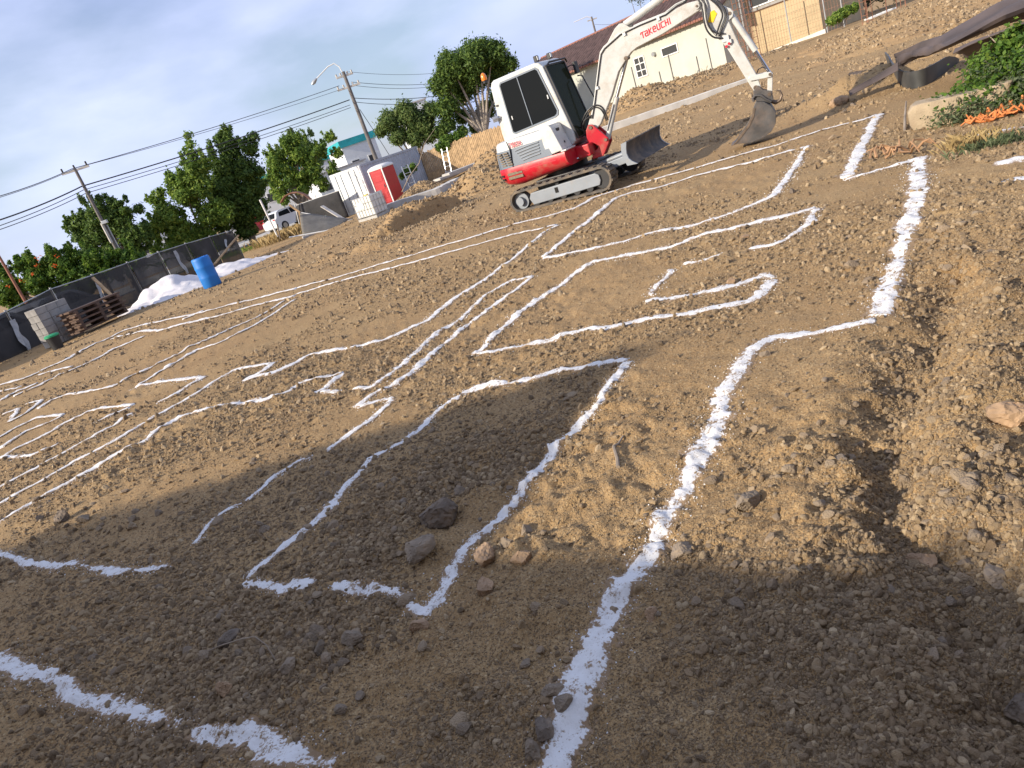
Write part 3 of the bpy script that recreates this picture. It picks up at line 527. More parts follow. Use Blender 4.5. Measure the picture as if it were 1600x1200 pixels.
#@@PART3
# ------------------------------------------------------------------ the excavator (X forward, Y left, metres)
EYAW = R(-38.5); EO = np.array([2.5346, 14.4047]); ex = empty('mini_excavator', (EO[0], EO[1], gz(*EO)), EYAW, 'red and white mini excavator with white boom and grey tracks', 'excavator')
def stadium(x0, z0, r0, x1, z1, r1, n=14):
    P = []
    for k in range(n+1): a = math.pi/2+math.pi*k/n; P.append((x0+r0*math.cos(a), z0+r0*math.sin(a)))
    for k in range(n+1): a = -math.pi/2+math.pi*k/n; P.append((x1+r1*math.cos(a), z1+r1*math.sin(a)))
    return P
XZ = lambda a, b, t: (a, t, b)
for sd_ in (-1, 1):
    y0, y1 = sd_*.84, sd_*.54
    if y0 > y1: y0, y1 = y1, y0
    outer = stadium(-.885, .205, .205, .935, .225, .225); inner = stadium(-.885, .205, .165, .935, .225, .185)
    n = len(outer); mb = MB(); Vv = [XZ(a, b, t) for t in (y0, y1) for P in (outer, inner) for a, b in P]
    Ff = []
    for i in range(n):
        j = (i+1) % n; Ff += [(i, j, n+j, n+i), (2*n+j, 2*n+i, 3*n+i, 3*n+j), (j, i, 2*n+i, 2*n+j), (n+i, n+j, 3*n+j, 3*n+i)]
    mb.add(Vv, Ff)
    # lugs round the outside
    P = np.array(outer+[outer[0]]); S = np.concatenate([[0], np.cumsum(np.hypot(*np.diff(P, axis=0).T))]); NL = 58
    for k in range(NL):
        s_ = S[-1]*k/NL; x = np.interp(s_, S, P[:, 0]); z = np.interp(s_, S, P[:, 1]); x2 = np.interp((s_+.01) % S[-1], S, P[:, 0]); z2 = np.interp((s_+.01) % S[-1], S, P[:, 1])
        t = np.array([x2-x, z2-z]); t /= np.hypot(*t); nn = np.array([-t[1], t[0]]); nn = nn if nn@np.array([x, z-.2]) > 0 else -nn
        R3 = np.array([[t[0], 0, nn[0]], [0, 1, 0], [t[1], 0, nn[1]]])
        mb.box((x+nn[0]*.008, (y0+y1)/2+.04*(1 if k % 2 else -1), z+nn[1]*.008), (.042, .21, .026), R3)
    tr = mb.build('rubber_track', M['rubber'], ex, False)
    yo = sd_*.80; yi = sd_*.62
    fr = MB().prism([(-.66, .20), (-.60, .07), (.88, .12), (.92, .20), (.91, .30), (.84, .345), (-.60, .30)], XZ, min(yo, yi), max(yo, yi)).build('track_frame', M['steel'], ex, bevel=.012)
    MB().box((-.02, sd_*.802, .235), (.07, .012, .10)).build('slot', M['slot'], fr)
    mb = MB(); mb.cyl((-.885, sd_*.60, .195), (-.885, sd_*.815, .195), .085, 20); mb.cyl((-.885, sd_*.60, .2), (-.885, sd_*.74, .2), .163, 24); mb.build('idler_wheel', M['steel'], ex, True)
    mb = MB(); mb.cyl((.935, sd_*.58, .225), (.935, sd_*.76, .225), .18, 18); mb.build('drive_sprocket', M['black'], ex, True)
    for x in (-.52, -.22, .08, .38, .66): MB().cyl((x, sd_*.58, .115), (x, sd_*.785, .115), .072, 14).build('track_roller', M['black'], ex, True)
    MB().cyl((.0, sd_*.58, .365), (.0, sd_*.76, .365), .045, 12).build('top_roller', M['black'], ex, True)
    MB().beam((-.56, sd_*.66, .16), (-.72, sd_*.66, .19), .09).build('tension_arm', M['black'], ex)
MB().box((0, 0, .36), (1.1, 1.15, .22)).build('undercarriage', M['black'], ex, bevel=.02)
MB().cyl((-.1, 0, .46), (-.1, 0, .60), .42, 28).build('slew_ring', M['black'], ex, True)
# dozer blade on two arms
bl = MB(); F_ = [(1.615, .72), (1.565, .64), (1.545, .54), (1.56, .45), (1.61, .38), (1.70, .325)]; Bk = [(1.66, .315), (1.55, .35), (1.505, .44), (1.49, .54), (1.51, .65), (1.575, .73)]
bl.prism(F_+Bk, XZ, -.82, .82); bl = bl.build('dozer_blade', M['blade'], ex, True)
for s_ in (-1, 1): MB().prism([(1.50, .715), (1.61, .73), (1.575, .62), (1.56, .53), (1.575, .45), (1.625, .385), (1.715, .32), (1.52, .33), (1.475, .47), (1.475, .6)], XZ, s_*.82, s_*.85).build('end_plate', M['steel'], bl)
for s_ in (-1, 1): MB().beam((.35, s_*.40, .30), (1.50, s_*.40, .42), .10, .13).build('blade_arm', M['steel'], ex, bevel=.01)
MB().cyl((.55, .0, .40), (1.50, .0, .50), .045, 12).build('blade_cylinder', M['steel'], ex, True)
# upper body: plan outline lofted up
def plan(xr, xf, w, rc=.42, inset=0):
    P = [(xf, -w+inset)]; n = 9
    for k in range(n+1): a = -math.pi/2-math.pi/2*k/n; P.append((xr+rc+inset+rc*math.cos(a), -w+rc+inset+rc*math.sin(a)))
    for k in range(n+1): a = math.pi-math.pi/2*k/n; P.append((xr+rc+inset+rc*math.cos(a), w-rc-inset+rc*math.sin(a)))
    return P+[(xf, w-inset)]
rings = [[(x, y, z+max(0, (x+.5))*dz) for x, y in plan(-1.32, .36, .80, .42, i)] for z, i, dz in ((.50, .16, .10), (.56, .06, .09), (.66, .012, .06), (.74, 0, .02), (.84, 0, 0), (.865, .01, 0))]
cw = MB().loft(rings).build('counterweight', M['red'], ex, True)
for z in (.66, .735): MB().box((-.80, -.802, z+.012), (.34, .012, .052)).build('vent_grille', M['tangrille'], cw)
for z in (.67, .74): MB().box((-1.115, -.745, z), (.08, .03, .035), rotz(-.45)).build('vent_hole', M['slot'], cw)
MB().box((-.30, -.803, .765), (.9, .010, .016)).build('trim_line', M['redcap'], cw)
rings = [[(x, y, z) for x, y in plan(-1.305+i*.6, .10+xf, .795, .40, i*.5)] for z, i, xf in ((.868, 0, 0), (1.0, .01, -.03), (1.19, .03, -.09))]
eh = MB().loft(rings).build('engine_hood', M['hood'], ex, True)
rings = [[(x, y, z) for x, y in plan(-1.28+i*.6, .02+xf, .79, .40, i*.5)] for z, i, xf in ((1.192, .02, -.0), (1.30, .035, -.0), (1.345, .07, -.02), (1.36, .14, -.06))]
MB().loft(rings).build('hood_top', M['white'], ex, True)
for k in range(5):
    z = 1.14-.052*k; pts = [(-.66+.03*k+t*(.55-.035*k), -.802+.01*(z-.87)*3, z+.028*math.sin(t*math.pi*.5)) for t in np.linspace(0, 1, 8)]; MB().tube(pts, .011, 6).build('louvre', M['steel'], eh, True)
mb = MB()
for k in range(6):
    for j in (0, 1): MB().box((-1.03+.01*k+.145*j, -.772-.022*j, 1.15-.045*k), (.115, .05, .022), rotz(-.25 if j == 0 else -.05)).build('grille_slot', M['tangrille'], eh)
for k in range(4): MB().box((-1.235, -.53, 1.12-.062*k), (.05, .06, .035), rotz(-.9)).build('rear_vent', M['slot'], eh)
mb = MB(); mb.prism([(-.80, .868), (-.795, .872), (-.745, 1.19), (-.77, 1.34), (-.78, 1.34), (-.757, 1.19)], XZ, -.815, -.79); mb.build('panel_seam', M['slot'], eh); mb = MB(); mb.prism([(-1.165, .868), (-1.158, .872), (-1.15, 1.19), (-1.157, 1.19)], XZ, -.75, -.735); mb.build('panel_seam', M['slot'], eh)
tk = MB().prism([(-.03, .868), (.34, .90), (.30, 1.05), (.23, 1.33), (.19, 1.385), (-.01, 1.385), (-.03, 1.36)], XZ, -.79, -.375).build('fuel_tank_cover', M['white'], ex, bevel=.03)
MB().box((.245, -.60, 1.27), (.03, .10, .05), np.array([[.97, 0, .23], [0, 1, 0], [-.23, 0, .97]])).build('latch', M['black'], tk)
MB().cyl((.29, -.58, 1.02), (.315, -.58, 1.025), .022, 10).build('lock', M['black'], tk)
MB().box((.40, .1, .74), (.50, .94, .22)).build('front_deck', M['red'], ex, bevel=.02)
MB().box((.34, -.58, .885), (.12, .40, .03)).build('step_plate', M['white'], ex, bevel=.008)
# cab
CY0, CY1 = -.37, .47
side = [(-1.09, 1.34), (-1.10, 1.5), (-1.03, 2.36), (-.985, 2.44), (-.93, 2.47), (.02, 2.49), (.12, 2.46), (.185, 2.38), (.43, 1.10), (.42, .96), (.30, .88), (-.80, .88)]
mb = MB(); win = [(-.815, 1.475), (-.80, 2.33), (-.77, 2.365), (.02, 2.385), (.055, 2.35), (.225, 1.58), (.20, 1.53), (.15, 1.505), (-.78, 1.45)]
cab = MB().prism(side, XZ, CY0, CY1).build('cab', M['white'], ex, bevel=.025)
for yy, sg in ((CY0, -1), (CY1, 1)):
    w_ = MB().prism([(-.84, 1.45), (-.825, 2.35), (-.78, 2.395), (.03, 2.415), (.08, 2.37), (.255, 1.58), (.225, 1.50), (.15, 1.475), (-.79, 1.42)], XZ, yy+sg*.004, yy+sg*.016).build('side_window', M['hood'], cab)
    MB().prism(win, XZ, yy+sg*.016, yy+sg*.020).build('glass', M['glass'], w_)
    MB().beam((-.385, yy+sg*.024, 2.37), (-.355, yy+sg*.024, 1.48), .016, .022, (0, 1, 0)).build('window_bar', M['hood'], w_)
    for (x, z) in ((-.74, 1.72), (.13, 1.86)): MB().box((x, yy+sg*.026, z), (.022, .014, .07)).build('window_latch', M['silver'], w_)
# windscreen: front face slopes from (.19,2.38) to (.43,1.1)
def FRN(s, y, off): a = np.array([.20, 2.375]); b = np.array([.437, 1.10]); p = a+(b-a)*s; nrm = np.array([(a-b)[1], -(a-b)[0]]); nrm = nrm/np.hypot(*nrm); p = p+nrm*off; return (p[0], y, p[1])
ws = MB(); q = [FRN(.0, CY0+.055, .014), FRN(1.07, CY0+.055, .014), FRN(1.07, CY1-.05, .014), FRN(.0, CY1-.05, .014)]; q2 = [FRN(.0, CY0+.055, -.01), FRN(1.07, CY0+.055, -.01), FRN(1.07, CY1-.05, -.01), FRN(.0, CY1-.05, -.01)]
ws.add(q+q2, [(0, 1, 2, 3), (7, 6, 5, 4), (0, 4, 5, 1), (1, 5, 6, 2), (2, 6, 7, 3), (3, 7, 4, 0)]); ws = ws.build('windscreen', M['glassf'], cab)
mb = MB()
for a, b in (((.0, CY0+.045), (1.08, CY0+.045)), ((.0, CY1-.04), (1.08, CY1-.04)), ((.0, CY0+.045), (.0, CY1-.04)), ((1.08, CY0+.045), (1.08, CY1-.04))): mb.beam(FRN(a[0], a[1], .012), FRN(b[0], b[1], .012), .03, .03)
mb.build('windscreen_frame', M['black'], cab)
MB().tube([FRN(.02, CY0, .05), FRN(-.02, CY0+.1, .09), FRN(-.02, CY1-.1, .09), FRN(.02, CY1, .05)], .018, 8).build('sun_visor', M['black'], cab, True)
for y in (-.30, .22):
    wl = MB().box((.06, y, 2.545), (.07, .085, .11)).build('work_light', M['black'], ex, bevel=.01)
    MB().box((.10, y, 2.55), (.012, .065, .07)).build('lens', M['silver'], wl)
mb = MB().box((.36, .57, 2.20), (.05, .13, .22)); mb.tube([(.2, .46, 2.25), (.3, .52, 2.27), (.36, .56, 2.22)], .012, 6); mb.build('mirror', M['black'], ex, bevel=.01)
MB().tube([(.38, .50, 2.05), (.46, .52, 2.03), (.70, .52, 1.20), (.64, .50, 1.12)], .013, 8).build('hand_rail', M['black'], ex, True)
mb = MB(); mb.cyl((-1.06, -.40, 1.80), (-1.14, -.46, 1.80), .055, 14); mb.cyl((-1.06, -.42, 1.80), (-1.0, -.375, 1.80), .02, 8); mb.build('rear_lamp', M['silver'], ex, True)
MB().box((-1.0, -.378, 2.02), (.05, .02, .03)).build('door_catch', M['black'], cab)
mb = MB(); mb.tube([(-1.14, -.2, 1.34), (-1.20, -.2, 1.9), (-1.215, -.2, 2.50)], .011, 6); st = mb.build('beacon_stalk', M['black'], ex, True)
mb = MB(); mb.tube([(-1.215, -.2, 2.54), (-1.215, -.2, 2.58), (-1.215, -.2, 2.63), (-1.215, -.2, 2.665), (-1.215, -.2, 2.68)], [.055, .058, .052, .035, .012], 14); mb.build('beacon', M['amber'], ex, True)
MB().cyl((-1.215, -.2, 2.49), (-1.215, -.2, 2.54), .045, 12).build('beacon_base', M['black'], ex, True)
# swing post, boom, arm and bucket stand in a plane swung 12 degrees to the left
SW = R(12); c_, s_ = math.cos(SW), math.sin(SW)
def SP(a, b, t): return (.65+a*c_-t*s_, a*s_+t*c_, b)
sp = MB()
for t0, t1 in ((-.17, -.12), (.12, .17)): sp.prism([(-.13, .90), (-.10, 1.07), (-.03, 1.16), (.05, 1.14), (.27, .83), (.26, .74), (.10, .54), (-.12, .54), (-.10, .66), (.02, .69), (.05, .74), (.0, .80), (-.12, .83)], SP, t0, t1)
sp.prism([(-.06, .86), (-.04, 1.0), (.10, .95), (.24, .78), (.10, .56), (.02, .56), (.05, .70)], SP, -.12, .12); sp = sp.build('swing_post', M['red'], ex, bevel=.012)
mb = MB(); mb.cyl(SP(-.05, .54, 0), SP(-.05, .90, 0), .07, 16); mb.cyl(SP(-.12, .50, 0), SP(-.12, .56, 0), .06, 12); mb.build('swing_pin', M['pin'], sp, True)
mb = MB(); mb.cyl(SP(0, 1.10, -.19), SP(0, 1.10, .19), .032, 14); mb.build('pivot_pin', M['pin'], sp, True); mb = MB(); mb.cyl(SP(.22, .81, -.19), SP(.22, .81, .19), .028, 14); mb.build('pivot_pin', M['pin'], sp, True)
MB().cyl((.1, -.52, .63), (.60, -.22, .66), .022, 10).build('swing_cylinder_rod', M['chrome'], ex, True)
boomP = [(-.07, 1.10), (-.04, 1.17), (.12, 1.42), (.47, 2.20), (.50, 2.26), (.57, 2.325), (.90, 2.455), (1.28, 2.485), (2.00, 2.505), (2.10, 2.52), (2.30, 2.50), (2.355, 2.45), (2.35, 2.39), (2.30, 2.345), (2.18, 2.315), (1.63, 2.195), (1.16, 2.135), (1.04, 2.095), (.95, 2.03), (.74, 1.86), (.52, 1.52), (.18, 1.10), (.10, 1.05), (-.03, 1.05)]
boom = MB().prism(boomP, SP, -.095, .095).build('boom', M['whiteboom'], ex, bevel=.012)
lg = MB()
for t0, t1 in ((-.075, -.05), (.05, .075)): lg.prism([(.62, 2.33), (.86, 2.555), (.95, 2.60), (1.02, 2.59), (1.10, 2.50), (1.14, 2.46), (.9, 2.43)], SP, t0, t1)
lg.build('cylinder_lug', M['whiteboom'], boom, bevel=.006)
for tt, up in ((-.105, .0), (-.06, .035), (.06, .035)):
    pts = [(.06, 1.24), (.19, 1.50), (.47, 2.13), (.52, 2.235), (.60, 2.30), (.93, 2.425), (1.30, 2.455), (1.75, 2.465), (1.86, 2.50), (1.96, 2.53), (2.12, 2.54)]
    MB().tube([SP(a-.35*up, b+up, tt) for a, b in pts], .012, 6).build('hydraulic_pipe', M['hose'] if tt < -.1 else M['whiteboom'], boom, True)
for a, b in ((.30, 1.72), (1.0, 2.41), (1.62, 2.445)): MB().box(SP(a, b, -.108), (.05, .03, .05)).build('pipe_clamp', M['silver'], boom)
MB().cyl(SP(2.27, 2.42, -.12), SP(2.27, 2.42, .12), .048, 16).build('arm_pivot', M['whiteboom'], boom, True)
MB().cyl(SP(2.27, 2.42, -.135), SP(2.27, 2.42, .135), .018, 12).build('arm_pin', M['pin'], boom, True)
MB().cyl(SP(.93, 2.03, -.13), SP(.93, 2.03, .13), .035, 12).build('cylinder_boss', M['pin'], boom, True)
bc = MB().tube([SP(.22, .81, 0), SP(.575, 1.45, 0), SP(.58, 1.46, 0)], [.052, .052, .04], 14).build('boom_cylinder', M['whiteboom'], ex, True)
MB().cyl(SP(.58, 1.46, 0), SP(.93, 2.03, 0), .030, 12).build('rod', M['chrome'], bc, True)
MB().tube([SP(.26, .95, -.06), SP(.36, 1.12, -.065), SP(.50, 1.36, -.065)], .012, 6).build('feed_pipe', M['silver'], bc, True)
ac = MB().cyl(SP(1.03, 2.555, 0), SP(1.95, 2.80, 0), .062, 16).build('arm_cylinder', M['whiteboom'], ex, True)
MB().cyl(SP(1.95, 2.80, 0), SP(2.46, 2.935, 0), .034, 12).build('rod', M['chrome'], ac, True)
MB().box(SP(1.12, 2.50, -.06), (.10, .03, .03)).build('hose_port', M['black'], ac)
# lettering on the boom, drawn stroke by stroke
GL = {'T': [[(0, .78), (.12, 1), (.66, 1)], [(.42, 1), (.42, 0)]], 'a': [[(.02, .92), (.5, .92), (.6, .78), (.6, .02), (.12, .02), (.02, .14), (.02, .40), (.12, .52), (.6, .52)]], 'k': [[(.04, 1), (.04, 0)], [(.56, .95), (.12, .50), (.60, 0)]], 'e': [[(.06, .50), (.58, .50), (.58, .80), (.46, .95), (.16, .95), (.04, .80), (.04, .16), (.16, .02), (.58, .02)]],
      'U': [[(.02, 1), (.02, .18), (.14, .02), (.60, .02), (.60, 1)]], 'C': [[(.62, .96), (.14, .96), (.02, .82), (.02, .16), (.14, .02), (.62, .02)]], 'H': [[(.04, 1), (.04, 0)], [(.60, 1), (.60, 0)], [(.04, .50), (.60, .50)]], 'I': [[(.1, 1), (.1, 0)]],
      'B': [[(.04, 1), (.04, 0), (.52, 0), (.60, .12), (.60, .40), (.50, .50), (.04, .50)], [(.50, .50), (.58, .62), (.58, .88), (.48, 1), (.04, 1)]], '2': [[(.04, .96), (.5, .96), (.6, .84), (.6, .60), (.5, .5), (.14, .5), (.04, .4), (.04, .02), (.62, .02)]], '3': [[(.04, .96), (.5, .96), (.6, .84), (.6, .14), (.5, .02), (.04, .02)], [(.12, .5), (.6, .5)]], '5': [[(.6, .97), (.06, .97), (.06, .52), (.5, .52), (.6, .42), (.6, .12), (.5, .02), (.04, .02)]], 'b': [[(.1, 1), (.1, 0)]]}
WID = {'I': .26, 'T': .66}
def letters(txt, fn, h, w, t, slant=.12, parent=None, m=None, name='lettering', sx=1.):
    mb = MB(); x = 0
    for ch in txt:
        for st_ in GL[ch]:
            P = [np.array([(x+a*sx+b*slant)*h, b*h]) for a, b in st_]
            for p, q_ in zip(P, P[1:]):
                d = (q_-p)/np.hypot(*(q_-p)); nn = np.array([-d[1], d[0]])*w/2; e = d*w*.45
                mb.prism([tuple(p-nn-e), tuple(q_-nn+e), tuple(q_+nn+e), tuple(p+nn-e)], fn, t, t-.003)
        x += (WID.get(ch, .66)+.26)*sx
    return mb.build(name, m, parent), x*h
tb = math.atan2(2.315-2.245, 1.83-1.28); ct, st2 = math.cos(tb), math.sin(tb)
letters('TakeUCHI', lambda a, b, t: SP(1.27+a*ct-b*st2, 2.243+a*st2+b*ct, t), .088, .017, -.0965, .10, boom, M['redmark'], sx=.92)
letters('TB235', lambda a, b, t: (-.735+a, t, 1.222+b), 0.075, .015, -.806, .12, ex, M['pinkmark'], 'model_lettering', .8)
# arm
armP = [(2.40, 2.98), (2.50, 2.97), (2.58, 2.55), (2.63, 2.36), (2.68, 2.28), (2.78, 2.20), (2.815, 2.14), (2.79, 2.07), (2.71, 2.03), (2.80, 1.63), (2.985, 1.05), (3.01, .86), (2.96, .81), (2.89, .83), (2.86, .90), (2.60, 1.64), (2.36, 2.05), (2.34, 2.16), (2.36, 2.30), (2.21, 2.36), (2.20, 2.46), (2.33, 2.52), (2.38, 2.7)]
arm = MB().prism(armP, SP, -.075, .075).build('arm', M['whiteboom'], ex, bevel=.01)
MB().prism([(2.39, 2.12), (2.47, 2.09), (2.555, 2.20), (2.52, 2.27), (2.46, 2.26)], SP, -.084, -.078).build('yellow_strap', M['yellow'], arm)
mb = MB(); mb.prism([(2.62, 2.38), (2.50, 2.85), (2.54, 2.86), (2.66, 2.38)], SP, -.09, .09); mb.build('arm_rib', M['steel'], arm)
for a, b, t, r_k in ((2.75, 2.135, .085, .028), (2.93, .87, .09, .04), (2.875, 1.04, .11, .024)): MB().cyl(SP(a, b, -t), SP(a, b, t), r_k, 12).build('arm_pin', M['pin'], arm, True)
for k, (dx, dz) in enumerate(((0, 0), (.05, .03))): MB().cyl(SP(2.60+dx, 1.66+dz, -.09), SP(2.60+dx, 1.66+dz, -.12), .022, 10).build('hose_cap', M['redcap'], arm, True)
mb = MB(); mb.box(SP(2.61, 1.78, -.085), (.12, .03, .09)); mb.box(SP(2.66, 1.72, -.09), (.08, .04, .06)); mb.build('valve_block', M['silver'], arm)
for k, P in enumerate([[(2.05, 2.53, .0), (2.22, 2.66, -.12), (2.36, 2.45, -.16), (2.33, 2.05, -.16), (2.42, 1.86, -.13), (2.58, 1.80, -.1)], [(2.07, 2.52, .05), (2.25, 2.72, -.10), (2.42, 2.50, -.14), (2.37, 2.10, -.14), (2.46, 1.92, -.12), (2.62, 1.86, -.1)], [(2.40, 2.75, -.05), (2.46, 2.50, -.13), (2.60, 2.32, -.13), (2.66, 2.15, -.12), (2.55, 2.0, -.12), (2.47, 1.86, -.12)], [(2.50, 2.72, .05), (2.55, 2.45, -.10), (2.68, 2.28, -.11), (2.70, 2.10, -.11), (2.58, 1.95, -.11), (2.50, 1.84, -.11)]]):
    from_ = np.array(P); t = np.linspace(0, len(P)-1, 40); sm = np.stack([np.interp(t, range(len(P)), from_[:, i]) for i in range(3)], 1); ker = np.ones(7)/7
    sm = np.stack([np.convolve(np.pad(sm[:, i], 3, 'edge'), ker, 'valid') for i in range(3)], 1); MB().tube([SP(*p) for p in sm], .015, 7).build('hydraulic_hose', M['hose'], ex, True)
for k, P in enumerate([[(-.10, .98, -.02), (-.16, 1.12, -.06), (-.06, 1.30, -.09), (.10, 1.42, -.09), (.24, 1.40, -.10), (.30, 1.26, -.10), (.30, 1.10, -.08)], [(-.12, .98, .02), (-.20, 1.16, -.03), (-.08, 1.34, -.10), (.12, 1.46, -.11), (.27, 1.43, -.11), (.33, 1.28, -.10), (.33, 1.10, -.07)], [(-.14, 1.0, -.06), (-.18, 1.14, -.10), (-.08, 1.26, -.11), (.08, 1.30, -.105)], [(-.16, .96, .0), (-.24, 1.10, .0), (-.14, 1.26, -.06), (.06, 1.26, -.10)]]):
    from_ = np.array(P); t = np.linspace(0, len(P)-1, 36); sm = np.stack([np.interp(t, range(len(P)), from_[:, i]) for i in range(3)], 1); ker = np.ones(7)/7
    sm = np.stack([np.convolve(np.pad(sm[:, i], 3, 'edge'), ker, 'valid') for i in range(3)], 1); MB().tube([SP(*p) for p in sm], .014, 7).build('hydraulic_hose', M['hose'], ex, True)
kc = MB().cyl(SP(2.75, 2.135, 0), SP(3.035, 1.44, 0), .05, 16).build('bucket_cylinder', M['whiteboom'], ex, True)
MB().cyl(SP(3.035, 1.44, 0), SP(3.19, 1.02, 0), .026, 12).build('rod', M['chrome'], kc, True)
lkp = MB()
for t in (-.115, .085): lkp.prism([(2.86, 1.005), (2.84, 1.05), (2.87, 1.085), (3.20, 1.05), (3.235, 1.01), (3.20, .965)], SP, t, t+.03)
lkp.build('linkage_arm', M['whiteboom'], ex, bevel=.006)
MB().prism([(3.15, 1.0), (3.23, 1.0), (3.165, .68), (3.08, .68)], SP, -.08, .08).build('linkage_strut', M['whiteboom'], ex, bevel=.008)
mb = MB(); mb.cyl(SP(3.19, 1.01, -.125), SP(3.19, 1.01, .125), .026, 12); mb.build('linkage_pin', M['pin'], ex, True); mb = MB(); mb.cyl(SP(3.12, .70, -.11), SP(3.12, .70, .11), .03, 12); mb.build('linkage_pin', M['pin'], ex, True)
# bucket
bk_out = [(2.90, .66), (3.02, .62), (3.12, .52), (3.165, .38), (3.14, .22), (3.05, .11), (2.90, .045), (2.70, .025), (2.42, .085)]
bk_in = [(2.42, .10), (2.70, .045), (2.89, .068), (3.03, .13), (3.115, .23), (3.14, .38), (3.10, .505), (3.01, .60), (2.90, .64)]
bk = MB().prism(bk_out+bk_in, SP, -.23, .23).build('bucket', M['bucket'], ex, True)
for t in (-.245, .23): MB().prism(bk_out[:1]+[(2.94, .60), (3.0, .5), (3.05, .36), (3.03, .22), (2.97, .13), (2.86, .06), (2.70, .03), (2.41, .085), (2.52, .19), (2.68, .31), (2.80, .43), (2.86, .56)][0:] if False else [(2.90, .66), (3.02, .62), (3.12, .52), (3.165, .38), (3.14, .22), (3.05, .11), (2.90, .045), (2.70, .025), (2.41, .08), (2.54, .20), (2.69, .33), (2.79, .46), (2.85, .60)], SP, t, t+.015).build('side_plate', M['bucket'], bk, bevel=.004)
for t in (-.254, .245): MB().prism([(2.41, .08), (2.54, .20), (2.69, .33), (2.79, .46), (2.84, .58), (2.87, .56), (2.82, .43), (2.72, .30), (2.57, .17), (2.46, .09)], SP, t, t+.009).build('wear_strip', M['pin'], bk)
MB().prism([(2.36, .075), (2.46, .095), (2.46, .07), (2.38, .06)], SP, -.24, .24).build('cutting_edge', M['pin'], bk)
cp = MB()
for t in (-.10, .08): cp.prism([(2.88, .83), (2.97, .90), (3.04, .80), (3.16, .75), (3.17, .60), (3.10, .54), (2.95, .62), (2.86, .70)], SP, t, t+.02)
cp.prism([(2.92, .78), (3.10, .70), (3.12, .60), (2.95, .64)], SP, -.08, .08); cp.build('coupler', M['bucket'], ex, bevel=.006)
mb = MB(); mb.tube([SP(*p) for p in [(2.86, .66, -.12), (2.85, .72, -.12), (2.90, .755, -.12), (2.98, .73, -.12), (3.06, .64, -.12), (3.13, .575, -.12)]], .022, 8); mb.build('coupler_claw', M['bucket'], ex, True)
mb = MB(); mb.tube([SP(*p) for p in [(3.10, .60, 0), (3.20, .53, 0), (3.27, .55, 0), (3.31, .62, 0), (3.29, .70, 0), (3.24, .72, 0)]], [.035, .035, .028, .022, .018, .012], 8); mb.build('lifting_hook', M['pin'], ex, True)
MB().tube([SP(*p) for p in [(2.98, 1.08, .05), (3.02, 1.14, .05), (3.09, 1.155, .05), (3.14, 1.11, .05)]], .010, 6).build('hydraulic_hose', M['hose'], ex, True)
#@@PART4
# ------------------------------------------------------------------ heaps of soil and sand
def heap(name, label, cat, peaks, m, rough=.06, n=90, crumbs=0):
    P = np.array([p[:2] for p in peaks]); w = max(p[3] for p in peaks)*2.3
    x0, y0 = P.min(0)-w; x1, y1 = P.max(0)+w; X, Y = np.meshgrid(np.linspace(x0, x1, n), np.linspace(y0, y1, n), indexing='ij'); H = np.zeros_like(X)
    for px, py, hh, rr in peaks:
        d = np.hypot(X-px, Y-py)/rr; H = np.maximum(H, hh*(np.cos(np.pi*np.clip(d*.5+.12*noise(X/.6, Y/.6, 70), 0, 1))*.5+.5)**.8)
    k = noise(X/.5, Y/.5, 71)*1.2+noise(X/.22, Y/.22, 72)*.8+noise(X/.1, Y/.1, 73)*.5
    Zz = zbase(X, Y)+H+rough*k*np.clip(H*4, 0, 1)-.10*(H < .02)-.02
    i, j = np.meshgrid(np.arange(n-1), np.arange(n-1), indexing='ij'); Ff = np.stack([i*n+j, (i+1)*n+j, (i+1)*n+j+1, i*n+j+1], -1).reshape(-1, 4)
    Ff = Ff[H.ravel()[Ff].max(1) > .005]
    if m == 'pile':
        sel = np.argwhere(H > .06); q = sel[rng.integers(0, len(sel), int(260*((x1-x0)*(y1-y0))**.5))]; jx = (x1-x0)/n; D = float(np.hypot(*P.mean(0)))
        hx = X[q[:, 0], q[:, 1]]+rng.uniform(-.5, .5, len(q))*jx; hy = Y[q[:, 0], q[:, 1]]+rng.uniform(-.5, .5, len(q))*jx
        HEAP_PTS.append(np.stack([hx, hy, Zz[q[:, 0], q[:, 1]]+.01, rng.uniform(.03, .10, len(q))**1.0*min(1, .3+D/40)*rng.uniform(.4, 1.1, len(q))], 1))
    return tag(link(name, npmesh(name, np.stack([X.ravel(), Y.ravel(), Zz.ravel()], 1), Ff, True), M[m]), label, cat)
def pk(u, v, Y, hpx, wpx):      # a peak seen at pixel (u,v), Y metres ahead
    p = at(u, v, Y); z = p[2]-float(zbase(p[0], p[1])); return (p[0], p[1], max(z, .1), wpx/FPX*Y)
heap('dirt_pile', 'tall gravelly dirt pile behind the tail of the excavator', 'dirt pile', [pk(770, 232, 25, 0, 45), pk(745, 262, 24, 0, 40), pk(800, 222, 26, 0, 60)], 'pile', .10)
heap('dirt_pile', 'rounded rubble heap behind the pale concrete beam, below the house', 'dirt pile', [pk(1000, 138, 36, 0, 42), pk(965, 160, 36, 0, 35), pk(1060, 125, 36, 0, 40)], 'pile', .14)
heap('dirt_pile', 'low soil ridge along the foot of the green house', 'dirt pile', [pk(1090, 116, 37, 0, 40), pk(1125, 105, 37.5, 0, 40), pk(1160, 95, 38, 0, 45), pk(1200, 82, 39, 0, 40)], 'pile', .10)
heap('dirt_pile', 'small gravel heap beside the red toilet', 'dirt pile', [pk(656, 284, 40, 0, 24), pk(640, 296, 39, 0, 18)], 'pile', .10)
